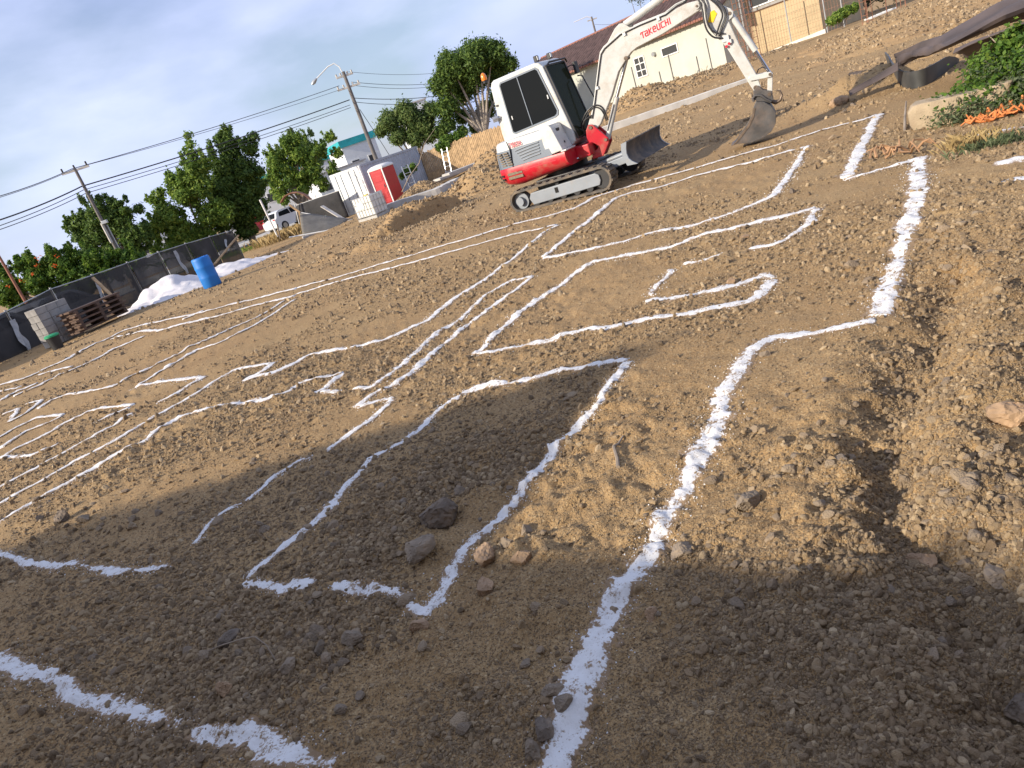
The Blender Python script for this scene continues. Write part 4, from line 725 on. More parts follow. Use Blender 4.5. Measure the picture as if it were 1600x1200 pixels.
def cut_bank(label, u, v, ang, L, hgt):
    c = _flat(u, v); a = R(ang); ns, nd = 150, 80; S_, D_ = np.meshgrid(np.linspace(-.2, L+.2, ns), np.linspace(-.5, 2.6, nd)**1, indexing='ij')
    X = c[0]+S_*math.cos(a)-D_*math.sin(a); Y = c[1]+S_*math.sin(a)+D_*math.cos(a)
    e = D_+.25*noise(S_/.8, S_*0+3, 171)+.10*noise(S_/.25, D_*2, 172)+.05*noise(S_/.1, D_*6, 173); prof = sst(S_/(L*.55))*sst((L-S_)/.35)
    H = hgt*prof*sst(e/.20)*sst((2.5-e)/2.0)*(1+.5*noise(X/.5, Y/.5, 174)); Z = hlow(X, Y)+H+.10*prof*(noise(X/.2, Y/.2, 175)+.6*noise(X/.09, Y/.09, 176))*sst(e/.1)-.06*(H < .02)-.03
    F2 = np.array([(i*nd+j, (i+1)*nd+j, (i+1)*nd+j+1, i*nd+j+1) for i in range(ns-1) for j in range(nd-1)]); F2 = F2[H.ravel()[F2].max(1) > .012]
    k = rng.integers(0, ns*nd, 1500); k = k[H.ravel()[k] > .05]; HEAP_PTS.append(np.stack([X.ravel()[k], Y.ravel()[k], Z.ravel()[k]+.01, rng.uniform(.015, .06, len(k))], 1))
    k = rng.integers(0, ns, 500); HEAP_PTS.append(np.stack([c[0]+S_[k, 0]*math.cos(a)+rng.normal(size=500)*.25+.3, c[1]+S_[k, 0]*math.sin(a)-.45+rng.normal(size=500)*.2, np.zeros(500)+.02, rng.uniform(.015, .05, 500)], 1))
    tag(link('dirt_pile', npmesh('dirt_pile', np.stack([X.ravel(), Y.ravel(), Z.ravel()], 1), F2, True), M['pile']), label, 'dirt pile')
cut_bank('shaded cut edge of the dug trench in front of the toilet and tote', 540, 396, 33, 4.2, .48)
heap('sand_pile', 'heap of white sand in front of the black fence', 'sand pile', [pk(258, 430, 25, 0, 30), pk(285, 430, 25.3, 0, 26), pk(235, 450, 24.6, 0, 28), pk(270, 444, 24.4, 0, 36), pk(305, 434, 26, 0, 26), pk(345, 414, 27, 0, 30), pk(368, 408, 27.6, 0, 28), pk(325, 428, 26.4, 0, 30), pk(212, 476, 23.6, 0, 24), pk(395, 404, 28.4, 0, 28), pk(420, 400, 29, 0, 26)], 'sand', .10)
heap('dirt_pile', 'crumbly soil mound ringed by the curved dark sheet', 'dirt pile', [(*G(1458, 104)[:2], .36, .62), (*G(1490, 82)[:2], .5, .8), (*G(1530, 66)[:2], .6, 1.0)], 'pile', .10)
heap('dirt_pile', 'sandy bank at the top right corner behind the brown sheet', 'dirt pile', [(*G(1480, 20)[:2], .55, 3.), (*G(1400, 60)[:2], .35, 1.8), (*G(1560, -10)[:2], .7, 3.)], 'pile', .10)

# ------------------------------------------------------------------ buildings
def wallframe(A, B):
    d = np.array([B[0]-A[0], B[1]-A[1]]); L = np.hypot(*d); d = d/L; n = np.array([d[1], -d[0]])       # n points to the camera side
    if n@(-np.array(A[:2])) < 0: n = -n
    fn = lambda s, z, t: (A[0]+d[0]*s+n[0]*t, A[1]+d[1]*s+n[1]*t, z)
    def inv(u, v, t=0):
        r = ray(u, v); nn = np.array([n[0], n[1], 0]); o = np.array([*A[:2], 0.])+nn*t; k = ((o-CAMO)@nn)/(r@nn); P = CAMO+k*r; return float((P-o)[:2]@d), float(P[2])
    return fn, inv, d, n, L
EZ = 3.65
A_, B_ = on_z(896, 108, EZ), on_z(1093, 27, EZ); fn, inv, d_, n_, _ = wallframe(A_, B_)
sR = inv(1128, 60)[0]; sL = inv(812, 150)[0]; DEP = 7.0
hs = empty('green_house', (0, 0, 0), 0, 'pale green plastered house with dark corrugated tile roof behind the boom', 'house')
MB().prism([(sL, -.4), (sR, -.4), (sR, EZ+.02), (sL, EZ+.02)], fn, -DEP, 0).build('wall', M['wallg'], hs)
mb = MB(); RZ = EZ+1.95; ns_ = 150; Vv = []; nrow = 8
for side_, t0, t1 in ((0, .45, -DEP/2), (1, -DEP-.45, -DEP/2)):
    V2 = []; s0, s1 = sL-.4, sR+.4; K = int((s1-s0)/.42)*6
    for r in range(nrow+1):
        for k in range(K+1):
            s = s0+(s1-s0)*k/K; f = r/nrow; z = EZ-.12+(RZ-EZ+.12)*f+.11*math.sin(2*math.pi*k/6)+.02*(r % 2); V2.append(fn(s, z, t0+(t1-t0)*f))
    F2 = [(r*(K+1)+k, r*(K+1)+k+1, (r+1)*(K+1)+k+1, (r+1)*(K+1)+k) for r in range(nrow) for k in range(K)]
    MB().add(V2, F2).build('roof', M['tile'], hs, True)
MB().prism([(sL-.4, EZ-.20), (sR+.4, EZ-.20), (sR+.4, EZ-.06), (sL-.4, EZ-.06)], fn, .36, .42).build('fascia', M['fascia'], hs)
for s in (sL, sR-.02): MB().add([fn(s, EZ, 0), fn(s, EZ, -DEP), fn(s, RZ-.08, -DEP/2), fn(s+.02, EZ, 0), fn(s+.02, EZ, -DEP), fn(s+.02, RZ-.08, -DEP/2)], [(0, 1, 2), (5, 4, 3), (0, 2, 5, 3), (1, 4, 5, 2), (0, 3, 4, 1)]).build('gable', M['wallg'], hs)
mb = MB(); mb.tube([fn(sL-.4, RZ+.03, -DEP/2), fn(sR+.4, RZ+.03, -DEP/2)], .10, 8); mb.build('ridge_cap', M['fascia'], hs, True)
def window(parent, fn, s0, s1, z0, z1, nx, nz, glass='pane', t=0):
    w = MB(); fw = .07
    for a, b, c, d in ((s0, s1, z0, z0+fw), (s0, s1, z1-fw, z1), (s0, s0+fw, z0+fw, z1-fw), (s1-fw, s1, z0+fw, z1-fw)): w.prism([(a, c), (b, c), (b, d), (a, d)], fn, t, t+.06)
    for k in range(1, nx): x = s0+(s1-s0)*k/nx; w.prism([(x-.03, z0+fw), (x+.03, z0+fw), (x+.03, z1-fw), (x-.03, z1-fw)], fn, t, t+.05)
    for k in range(1, nz): z = z0+(z1-z0)*k/nz; w.prism([(s0+fw, z-.03), (s1-fw, z-.03), (s1-fw, z+.03), (s0+fw, z+.03)], fn, t, t+.047)
    w = w.build('window', M['winw'], parent)
    for i in range(nx):
        for j in range(nz):
            a = s0+(s1-s0)*i/nx; b = s0+(s1-s0)*(i+1)/nx; c = z0+(z1-z0)*j/nz; d = z0+(z1-z0)*(j+1)/nz
            MB().prism([(a+.01, c+.01), (b-.01, c+.01), (b-.01, d-.01), (a+.01, d-.01)], fn, t+.004, t+.02).build('pane', M[glass], w)
    return w
a, b = inv(990, 92), inv(1013, 116); window(hs, fn, a[0], b[0], b[1]-.05, a[1]+.02, 2, 3)
a, b = inv(1033, 77), inv(1060, 78); window(hs, fn, a[0], b[0]+.03, b[1]-.12, a[1]+.06, 1, 1)
a = inv(1023, 84); mb = MB(); mb.cyl(fn(a[0], a[1], 0), fn(a[0], a[1], .20), .13, 12); mb.build('wall_fan', M['silver'], hs, True)
# wire fence posts standing in front of the house
for k, (u0, v0, u1, v1) in enumerate([(1043, 86, 1054, 130), (1088, 88, 1094, 116), (1102, 60, 1113, 108), (983, 106, 993, 132), (1029, 112, 1036, 138)]):
    p = at(u1, v1, 36.5); q = at(u0, v0, 36.5); MB().cyl((p[0], p[1], p[2]-.5), (p[0], p[1], q[2]), .035, 8); o = MB().cyl((p[0], p[1], p[2]-.5), (p[0], p[1], q[2]), .03, 8).build('fence_post', M['pole'], None, True)
    tag(o, ['tall thin fence post under the slit window', 'short thin fence post right of the slit window', 'thin fence post near the right corner of green wall', 'thin fence post left of the six pane window', 'short fence post just above the rubble heap'][k], 'fence post', 'thin posts before the green house')
# cream building at the top right
YC = 44.
A2, B2 = at(1150, 60, YC+2), at(1283, 40, YC-2); fy, iy, dy_, ny_, Ly = wallframe(A2, B2); sL2 = iy(1128, 70)[0]; sR2 = iy(1284, 30)[0]; zb2 = .2
yh = empty('cream_house', (0, 0, 0), 0, 'sunlit cream house wall at the top edge behind rebar columns', 'house')
MB().prism([(sL2, zb2-.6), (sR2, zb2-.6), (sR2, 5.2), (sL2, 5.2)], fy, -6, 0).build('wall', M['wally'], yh)
MB().prism([(sL2-.3, 5.2), (sR2+.3, 5.2), (sR2+.3, 5.4), (sL2-.3, 5.4)], fy, -6.4, .5).build('roof_slab', M['fascia'], yh)
a = iy(1172, 12); b = iy(1205, -8); window(yh, fy, a[0], a[0]+2.4, a[1]-.1, a[1]+1.1, 2, 1)
MB().prism([(a[0]-.2, a[1]-.28), (a[0]+2.6, a[1]-.28), (a[0]+2.6, a[1]-.14), (a[0]-.2, a[1]-.14)], fy, 0, .18).build('window_sill', M['block'], yh)
a = iy(1222, 78); e = iy(1300, 45); cbm = MB().prism([(a[0], -.3), (e[0]+.3, -.3), (e[0]+.3, e[1]+.15), (a[0], a[1]+.2)], fy, 1.3, 1.6).build('garden_wall', M['concl']); tag(cbm, 'low pale concrete footing at the foot of the cream house', 'low wall')
# chain link fence before the cream house
cf = empty('chain_link_fence', (0, 0, 0), 0, 'rusty wire mesh fence with grey posts before the cream house', 'fence')
for u, vt, vb in ((1235, -30, 57), (1292, -30, 42), (1318, -25, 32), (1166, -40, 62)):
    s, z = iy(u, vb, 1.45); st_, zt = iy(u-14, vt, 1.45); MB().cyl(fy(s, z-.6, 1.45), fy(s, max(z+2.2, zt*.0+z+2.2), 1.45), .035, 8).build('post', M['post'], cf, True)
s0, s1 = iy(1150, 60, 1.45)[0], iy(1330, 30, 1.45)[0]; mb = MB()
for k in range(int((s1-s0)/.16)): s = s0+.16*k; mb.cyl(fy(s, .3, 1.45), fy(s, 2.9, 1.45), .006, 3)
for z in (.5, .9, 1.3, 1.7, 2.1, 2.5, 2.85): mb.cyl(fy(s0, z, 1.45), fy(s1, z, 1.45), .006, 3)
tag(mb.build('wire_mesh', M['rust'], cf), kind='stuff')
# rebar columns by the arm, and the one with a concrete foot
def rebar(label, u, v, Y, h, w=.28, foot=False):
    p = at(u, v, Y); t = empty('rebar_column', p, R(20), label, 'rebar column', 'rebar columns waiting for concrete')
    for x in (-1, 1):
        for y in (-1, 1): MB().tube([(x*w/2, y*w/2, -.3), (x*w/2+.01, y*w/2, h*.5), (x*w/2, y*w/2+.02, h*random.uniform(.92, 1.05))], .016, 5).build('rebar_bar', M['rust'], t)
    for k in range(int(h/.28)):
        z = .1+.28*k; mb = MB(); c = [(-w/2, -w/2, z), (w/2, -w/2, z), (w/2, w/2, z), (-w/2, w/2, z), (-w/2, -w/2, z)]; mb.tube(c, .01, 4); mb.build('stirrup', M['rust'], t)
    if foot: mb = MB().box((.35, -.1, .02), (.55, .5, .35), rotz(.4)); mb.build('concrete_foot', M['block'], t, bevel=.03)
rebar('tall rebar column rising just right of the excavator arm', 1168, 95, 36, 3.6)
rebar('rebar column between the arm and the cream house', 1183, 90, 37, 3.6)
rebar('short rebar column with a lump of concrete at its foot', 1359, 58, 33, 2.2, .3, True)
# pale concrete ground beams
def beam(label, uv0, uv1, h, w, m='concl', Y0=None, Y1=None):
    p = np.array(G(*uv0)) if Y0 is None else at(*uv0, Y0); q = np.array(G(*uv1)) if Y1 is None else at(*uv1, Y1)
    d = (q-p)[:2]; d = d/np.hypot(*d); n = np.array([-d[1], d[0]]); n = n if n[1] > 0 else -n; mb = MB(); K = 12; rings = []
    for k in range(K+1):
        c = p+(q-p)*k/K; jt = .02*random.uniform(-1, 1); z = c[2]; rings.append([(c[0]+jt*n[0], c[1]+jt*n[1], z-.3), (c[0]+n[0]*w, c[1]+n[1]*w, z-.3), (c[0]+n[0]*w, c[1]+n[1]*w, z+h+jt*.4), (c[0]+jt*n[0], c[1]+jt*n[1], z+h+jt)])
    mb.loft(rings); tag(mb.build('concrete_beam', M[m], None, bevel=.015), label, 'concrete beam')
beam('long pale concrete ground beam running behind the boom and blade', (945, 215), (1178, 136), .40, .40, Y0=29, Y1=29.5)
beam('grey concrete beam in front of the red toilet', (606, 330), (690, 302), .30, .9, 'concrete')
beam('short grey concrete beam beside the dirt pile', (690, 302), (724, 284), .30, .6, 'concrete')
for k, (u, v, dz) in enumerate(((676, 286, 0), (690, 280, .16), (704, 272, .32))):
    p = on_z(u, v, -.2+dz); mb = MB().box((p[0]+1.2, p[1]+.6, -.15+dz), (3.4, .8, .12), rotz(R(30))); tag(mb.build('concrete_slab', M['concrete'], None, bevel=.01), ['lowest grey slab in the stack by the bamboo fence', 'middle grey slab in the stack by the bamboo fence', 'top grey slab in the stack by the bamboo fence'][k], 'slab', 'grey slabs stacked by the bamboo fence')

# ------------------------------------------------------------------ containers, toilet, tote
CA = R(55); ca = np.array([math.cos(CA), math.sin(CA)]); cb = np.array([-math.sin(CA), math.cos(CA)])
def boxframe(u, v, Y=None):
    p = np.array(G(u, v)) if Y is None else at(u, v, Y); return p
cc = at(586, 326, 44.); cc[2] = -.42
ct_ = empty('shipping_container', cc, CA, 'white shipping container, shade coloured grey blue into its corrugated side', 'container')
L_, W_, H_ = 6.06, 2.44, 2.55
MB().box((L_/2, W_/2, H_/2+.02), (L_-.10, W_-.10, H_-.10)).build('body', M['conshade'], ct_)
mb = MB(); K = 88; V2 = []
for k in range(K+1):
    x = .15+(L_-.3)*k/K; t = [0, 0, .045, .045][k % 4]; V2 += [(x, .01+t, .14), (x, .01+t, H_-.10)]
mb.add(V2, [(2*k, 2*k+2, 2*k+3, 2*k+1) for k in range(K)]); mb.build('corrugated_side', M['conshade'], ct_)
for x, y in ((.06, .06), (L_-.06, .06), (.06, W_-.06), (L_-.06, W_-.06)): MB().box((x, y, H_/2), (.13, .13, H_)).build('corner_post', M['conw'] if x < 1 else M['conshade'], ct_)
for y in (.05, W_-.05):
    for z in (.08, H_-.05): MB().box((L_/2, y, z), (L_-.26, .10, .12)).build('side_rail', M['conshade'], ct_)
for k in (0, 1):
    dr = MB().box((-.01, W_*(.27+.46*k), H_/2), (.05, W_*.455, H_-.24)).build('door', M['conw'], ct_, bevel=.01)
    for y in (-.22, .22): MB().cyl((-.06, W_*(.27+.46*k)+y, .18), (-.06, W_*(.27+.46*k)+y, H_-.12), .018, 6).build('locking_bar', M['steel'], dr)
    for z in (.5, 1.0, 1.6, 2.1): MB().box((-.042, W_*(.27+.46*k), z), (.014, W_*.42, .03)).build('door_rib', M['conw'], dr)
for z in (.07, H_-.06): MB().box((.0, W_/2, z), (.09, W_-.26, .12)).build('door_sill', M['conw'], ct_)
pc = np.array(G(617, 316)); pc[2] = -.42
pt = empty('portable_toilet', pc, CA, 'red portable toilet with a pale domed roof', 'toilet')
MB().box((.55, .55, 1.0), (1.06, 1.06, 1.98)).build('cabin', M['potty'], pt, bevel=.02)
dr = MB().box((.012, .55, 1.0), (.04, .80, 1.75)).build('door', M['potty'], pt, bevel=.01)
for z in (.55, 1.05, 1.5): MB().box((-.012, .55, z), (.02, .62, .32)).build('door_panel', M['potty'], dr, bevel=.008)
for y in (.06, 1.04): MB().box((.015, y, 1.0), (.07, .07, 1.96)).build('corner_trim', M['pottyw'], pt)
rings = [[(x0+.55, y0+.55, z) for x0, y0 in ((-w, -w), (0, -w*1.02), (w, -w), (w*1.02, 0), (w, w), (0, w*1.02), (-w, w), (-w*1.02, 0))] for z, w in ((1.99, .55), (2.05, .56), (2.14, .5), (2.21, .36), (2.24, .15))]
MB().loft(rings).build('roof', M['pottyw'], pt, True); MB().box((.55, .55, .03), (1.14, 1.14, .1)).build('base', M['black'], pt)
MB().box((-.02, .25, 1.05), (.02, .06, .14)).build('latch', M['black'], dr)
ic = np.array(G(590, 340)); ib = empty('water_tote', ic, CA, 'white caged water tote standing before the container', 'tote')
MB().box((.5, .6, .62), (.96, 1.16, .94)).build('bottle', M['ibc'], ib, bevel=.05); MB().box((.5, .6, .07), (1., 1.2, .13)).build('pallet', M['ibcg'], ib)
MB().box((.985, .6, .62), (.03, 1.1, .9)).build('shaded_side', M['ibcg'], ib); MB().box((-.004+.0, .75, .72), (.02, .42, .3)).build('plate', M['conw'], ib); MB().cyl((.5, .6, 1.08), (.5, .6, 1.14), .11, 12).build('cap', M['yellow'], ib, True)  # grey side panel: bottle tone darkened to stand for shade on one side
for k in range(7): y = .03+1.14*k/6; MB().tube([(-.005, y, .13), (-.005, y, 1.1)], .011, 5).build('cage_bar', M['silver'], ib)
for k in range(5): x = .03+.94*k/4; MB().tube([(x, -.005, .13), (x, -.005, 1.1)], .011, 5).build('cage_bar', M['silver'], ib)
for z in (.2, .5, .8, 1.1): MB().tube([(-.01, 1.2, z), (-.01, -.01, z), (1.0, -.01, z)], .012, 5).build('cage_rail', M['silver'], ib)
def ladder(label, u, v, Y, h, lean, yaw):
    p = at(u, v, Y); t = empty('ladder', p, yaw, label, 'ladder', 'aluminium ladders near the container')
    for s in (-.19, .19): MB().beam((s, 0, 0), (s, lean, h), .05, .03).build('rail', M['silver'], t)
    for k in range(int(h/.28)): z = .2+.28*k; MB().cyl((-.19, lean*z/h, z), (.19, lean*z/h, z), .018, 6).build('rung', M['silver'], t)
ladder('aluminium ladder leaning against the bamboo fence', 702, 273, 44, 1.5, .45, R(-30)); ladder('short ladder lying beside the red toilet', 645, 291, 42, 1.2, .35, R(10))

# ------------------------------------------------------------------ bamboo fence behind the excavator
def board_fence(name, label, P0, P1, h, m, bw=.13):
    t = empty(name, P0, 0, label, 'fence'); d = (P1-P0)[:2]; L = np.hypot(*d); d = d/L; mb = MB(); n = int(L/bw); a = math.atan2(d[1], d[0])
    for k in range(n): hh = h+random.uniform(-.06, .06); mb.box((d[0]*bw*k, d[1]*bw*k, hh/2-.1), (bw*.82, .02+.015*(k % 2), hh+.2), rotz(a+random.uniform(-.06, .06)))
    tag(mb.build('boards', M[m], t), kind='stuff')
    for k in range(int(L/2.2)+1): MB().box((d[0]*2.2*k+.1*d[1], d[1]*2.2*k+.1, h/2), (.09, .09, h+.1), rotz(a)).build('post', M['bark'], t)
wf0 = at(668, 272, 49.); wf0[2] = -.42; wf1 = at(812, 232, 45.); wf1[2] = -.2
board_fence('bamboo_fence', 'tan bamboo board fence behind the container and excavator', wf0, wf1, 2.05, 'fence')
mb = MB(); p = at(662, 222, 43.); tag(mb.tube([at(628, 300, 42), at(640, 275, 42), at(655, 255, 42), at(663, 225, 42), at(680, 200, 42)], [.03, .03, .025, .02, .01], 6).build('bare_branch', M['stick'], None, True), 'bare crooked branch sticking up before the container', 'branch')

# ------------------------------------------------------------------ black shade-cloth fence on the left
f0 = np.array(G(0, 568)); f1 = np.array(G(384, 409)); fd = (f1-f0)[:2]; FL = np.hypot(*fd); fd = fd/FL; f0 = f0-np.array([fd[0], fd[1], 0])*3.0; FL += 3.0; fnrm = np.array([fd[1], -fd[0]])
ff, fi, _, _, _ = wallframe(f0, f1)
def fence_h(u_top, v_top): return fi(u_top, v_top)
bf = empty('shade_fence', f0, 0, 'chain link fence covered with torn black shade cloth', 'fence')
toL = lambda s, z, t=0: tuple(np.array(ff(s, z, t))-f0)
tops = [fi(*p) for p in ((0, 492), (70, 455), (145, 430), (230, 400), (300, 378), (370, 358))]; ts = [t[0] for t in tops]; tz = [t[1] for t in tops]
ftop = lambda s: float(np.interp(s, ts, tz))
posts = np.linspace(0, FL, 10)
for s in posts: zb_ = float(zbase(*ff(s, 0, 0)[:2])); MB().cyl(toL(s, zb_-.3), toL(s, ftop(s)+.06), .035, 8).build('post', M['post'], bf, True)
for a, b in zip(posts, posts[1:]):
    MB().cyl(toL(a, ftop(a)), toL(b, ftop(b)), .022, 6).build('top_rail', M['post'], bf, True)
    V2 = []; K = 14
    for k in range(K+1):
        s = a+.03+(b-a-.06)*k/K; sag = .07*math.sin(math.pi*k/K)*random.uniform(.3, 1); zb_ = float(zbase(*ff(s, 0, 0)[:2]))
        for j in range(7): f = j/6; V2.append(toL(s, zb_+.03+(ftop(s)-sag-zb_-.03)*f, .05+.05*noise(s/.6, f*2., 81)+.03*noise(s/.2, f*5., 82)))
    MB().add(V2, [(k*7+j, (k+1)*7+j, (k+1)*7+j+1, k*7+j+1) for k in range(K) for j in range(6)]).build('shade_cloth', M['shade'], bf, True)
def ripstrip(u0, v0, u1, v1, w):
    s0, z0 = fi(u0, v0, .1); s1, z1 = fi(u1, v1, .1); V2 = []
    for k in range(9):
        f = k/8; s = s0+(s1-s0)*f; z = z0+(z1-z0)*f; ww = w*(.35+.35*math.sin(f*3)+.15*random.random())
        for q in (-1, -.3, .3, 1): V2.append(toL(s+ww*q+.04*math.sin(f*9+q), z, .12+.05*math.sin(q*3+f*5)))
    MB().add(V2, [(k*4+j, (k+1)*4+j, (k+1)*4+j+1, k*4+j+1) for k in range(8) for j in range(3)]).build('torn_cloth', M['clothrip'], bf, True)
ripstrip(18, 500, 44, 548, .16); ripstrip(150, 440, 170, 488, .10); ripstrip(272, 392, 292, 428, .14); ripstrip(351, 374, 356, 392, .10)
def prop(label, a, b, ta, tb_):
    s0, z0 = fi(*a, ta); s1, z1 = fi(*b, tb_); o = MB().beam(ff(s0, z0, ta), ff(s1, z1, tb_), .10, .05).build('timber_prop', M['wood']); tag(o, label, 'timber prop', 'timber props bracing the black fence')
prop('leaning timber prop left of the white sand heap', (145, 434), (206, 491), .15, 1.6); prop('leaning timber prop behind the blue drum', (372, 368), (335, 413), .15, 1.3)
# blue drum
dp = np.array(G(333, 447)); dm = empty('plastic_drum', dp, 0, 'bright blue plastic drum standing before the white sand', 'drum')
prof = [(.0, 0), (.26, 0), (.278, .03), (.278, .28), (.286, .31), (.278, .34), (.278, .60), (.286, .63), (.278, .66), (.274, .86), (.265, .91), (.245, .93), (.24, .90), (0, .90)]
mb = MB(); n = 28; mb.loft([[(r*math.cos(2*math.pi*k/n), r*math.sin(2*math.pi*k/n), z) for k in range(n)] for r, z in prof[1:-1]]); mb.build('shell', M['blue'], dm, True)
for x, y in ((.13, .1), (-.13, -.1)): MB().cyl((x, y, .90), (x, y, .935), .04, 10).build('bung', M['blue'], dm, True)
# grey block stack
bs = empty('block_stack', np.array(G(107, 531)), R(75), 'leaning stack of grey concrete blocks before the black fence', 'block stack')
bme = MB().box((0, 0, 0), (.39, .19, .185)).build('concrete_block', M['block'], bs, bevel=.008); first = True
for k in range(6):
    for j in range(3):
        for y in (0, .2):
            o = bme if first else bme.copy()
            if not first: COL.objects.link(o)
            first = False; o.location = (-.42+.40*j+random.uniform(-.015, .015), y+random.uniform(-.01, .01), .10+.19*k); o.rotation_euler = (0, 0, random.uniform(-.04, .04))
tsx = np.array(G(165, 508)); tsk = empty('timber_stack', tsx, R(68), 'low stack of dark brown boards beside the block stack', 'timber stack')
for k in range(5):
    MB().box((.0, random.uniform(-.05, .05)+.3, .12+.15*k), (1.9, .25, .05), rotz(random.uniform(-.04, .04))).build('board', M['plank'], tsk); MB().box((.0, random.uniform(-.05, .05), .12+.15*k), (1.9, .22, .05), rotz(random.uniform(-.04, .04))).build('board', M['plank'], tsk)
    if k < 4:
        for x in (-.8, 0, .8): MB().box((x, .15, .195+.15*k), (.1, .6, .09)).build('batten', M['plank'], tsk)
gb = np.array(G(92, 545)); tub = empty('tub', gb, 0, 'small black tub with a green lid before the blocks', 'tub')
MB().tube([(0, 0, 0), (0, 0, .15), (0, 0, .36)], [.14, .155, .175], 18).build('bucket', M['black'], tub, True); MB().tube([(0, 0, .36), (0, 0, .40), (0, 0, .43)], [.19, .19, .15], 18).build('lid', M['green'], tub, True)
#@@PART5
# ------------------------------------------------------------------ trees and plants
def leaves(clumps, n, size, up=.3, shell=.55, r=rng, aspect=.42):
    vol = np.array([c[1]*c[2]*c[3] for c in clumps])**.67; cnt = r.multinomial(n, vol/vol.sum()); Vs = []
    for (c, rx, ry, rz_), k in zip(clumps, cnt):
        d = r.normal(size=(k, 3)); d /= np.linalg.norm(d, axis=1)[:, None]; rr = np.clip(r.normal(.78 if shell > .36 else .7, .22, k), .1, 1.5); rr *= 1+.5*(noise(d[:, 0]*2.2+c[0], d[:, 1]*2.2+d[:, 2]*1.7, 91))+.18*noise(d[:, 0]*6+c[1], d[:, 2]*6+d[:, 1]*4, 92)
        p = np.array(c)+d*rr[:, None]*np.array([rx, ry, rz_]); nn = d*.8+r.normal(size=(k, 3))*.55+np.array([0, 0, up]); nn /= np.linalg.norm(nn, axis=1)[:, None]
        t = np.cross(nn, r.normal(size=(k, 3))); t /= np.linalg.norm(t, axis=1)[:, None]; b = np.cross(nn, t); s = size*r.uniform(.55, 1.35, k)[:, None]
        Vs.append(np.stack([p-t*s-b*s*aspect*.2, p-b*s*aspect, p+t*s, p+b*s*aspect], 1))
    V = np.concatenate(Vs).reshape(-1, 3); return V, np.arange(len(V)).reshape(-1, 4)
def clumps_px(L, Y, depth=1.):
    out = []; rr_ = np.random.default_rng(int(abs(L[0][0])*7+len(L)))
    for e in L:
        u, v, r = e[:3]; dy = e[3] if len(e) > 3 else 0; p = at(u, v, Y+dy); k = r/FPX*Y; 
        if r < 9: out.append((p, k, k*depth, k*.92)); continue
        out.append((p, k*.74, k*depth*.74, k*.70))
        for _ in range(12):
            d = rr_.normal(size=3); d /= np.linalg.norm(d); f = rr_.uniform(.13, .38)
            if _ < 5 and L[0][0] < 560: e_ = rr_.normal(size=3)*np.array([.5, .5, .15]); out.append((p+k*(e_+np.array([.08, 0, .72+.2*rr_.random()])), k*.17, k*.15, k*rr_.uniform(.28, .5))); out.append((p+d*k*np.array([.86, .86, .82])*rr_.uniform(.75, 1.2), k*f*1.25, k*f, k*f*rr_.uniform(.6, 1.1)))
    return out
def tree(label, L, Y, n, size, m, base, name='tree', bark='bark', r0=.22, cat='tree', group=None, fork=.35, extra=None, depth=1., shell=.5, limbs=9):
    b = np.array(base); cl = clumps_px(L, Y, depth); n = int(n*2.1); size = size*.80; o = empty(name, b, 0, label, cat, group)
    V, F = leaves(cl, n, size, shell=shell); link('crown', npmesh('crown', V-b, F, False), M[m], o)
    if extra: V, F = leaves(clumps_px(extra[0], Y-1), extra[1], extra[2]); link('blossom', npmesh('blossom', V-b, F, False), M[extra[3]], o)
    top = np.mean([c[0] for c in cl], axis=0)-b; fk = np.array([top[0]*.25, top[1]*.25, top[2]*fork]); mb = MB(); mb.tube([(0, 0, -.4), fk*.5+np.array([.05, 0, 0]), fk, fk*.4+top*.6], [r0*1.25, r0, r0*.85, r0*.4], 8); tr = mb.build('trunk', M[bark], o, True)
    for c in sorted(cl, key=lambda c: -c[1])[:limbs]:
        e = c[0]-b; mid = (fk+e)/2+np.array([0, 0, .15*np.linalg.norm(e-fk)*.5]); MB().tube([fk*.92, mid, e+np.array([0, 0, c[3]*.3])], [r0*.5, r0*.3, r0*.08], 6).build('limb', M[bark], tr, True)
    return o
def foot(u, v, Y, z=-.42): p = at(u, v, Y); return (p[0], p[1], z)
tree('big round dark green tree behind the excavator cab', [(740, 92, 34), (772, 84, 26), (704, 104, 30), (796, 100, 16), (690, 132, 24), (698, 168, 24), (700, 195, 16), (735, 120, 34, 1), (770, 112, 28, 1), (715, 145, 28, 2), (690, 205, 14), (722, 205, 12), (755, 75, 20), (760, 172, 20, 4), (745, 198, 18, 4), (778, 150, 18, 4), (722, 182, 18, 3)], 52, 22000, .15, 'leaf1', foot(765, 235, 52, 0.), r0=.28, bark='barkp', fork=.3, limbs=13)
tree('pale olive bushy tree behind the grey container', [(607, 190, 20), (636, 178, 24), (662, 192, 22), (622, 212, 18), (674, 172, 16), (648, 212, 20), (595, 205, 12), (672, 210, 16)], 54, 12000, .14, 'leaf3', foot(645, 250, 54), r0=.18, limbs=8)
tree('dark windblown tree left in the row, with a thin wispy top', [(262, 335, 26), (238, 362, 14), (244, 388, 14), (290, 300, 26), (304, 262, 20), (312, 285, 24), (293, 212, 6), (297, 225, 7), (300, 240, 8), (252, 350, 18), (284, 360, 24), (325, 335, 28), (238, 312, 9), (250, 300, 8), (270, 285, 14), (315, 370, 18), (268, 280, 8), (300, 388, 20), (272, 378, 18), (335, 380, 18)], 50, 17000, .15, 'leaf2', foot(330, 388, 50), r0=.22, shell=.45)
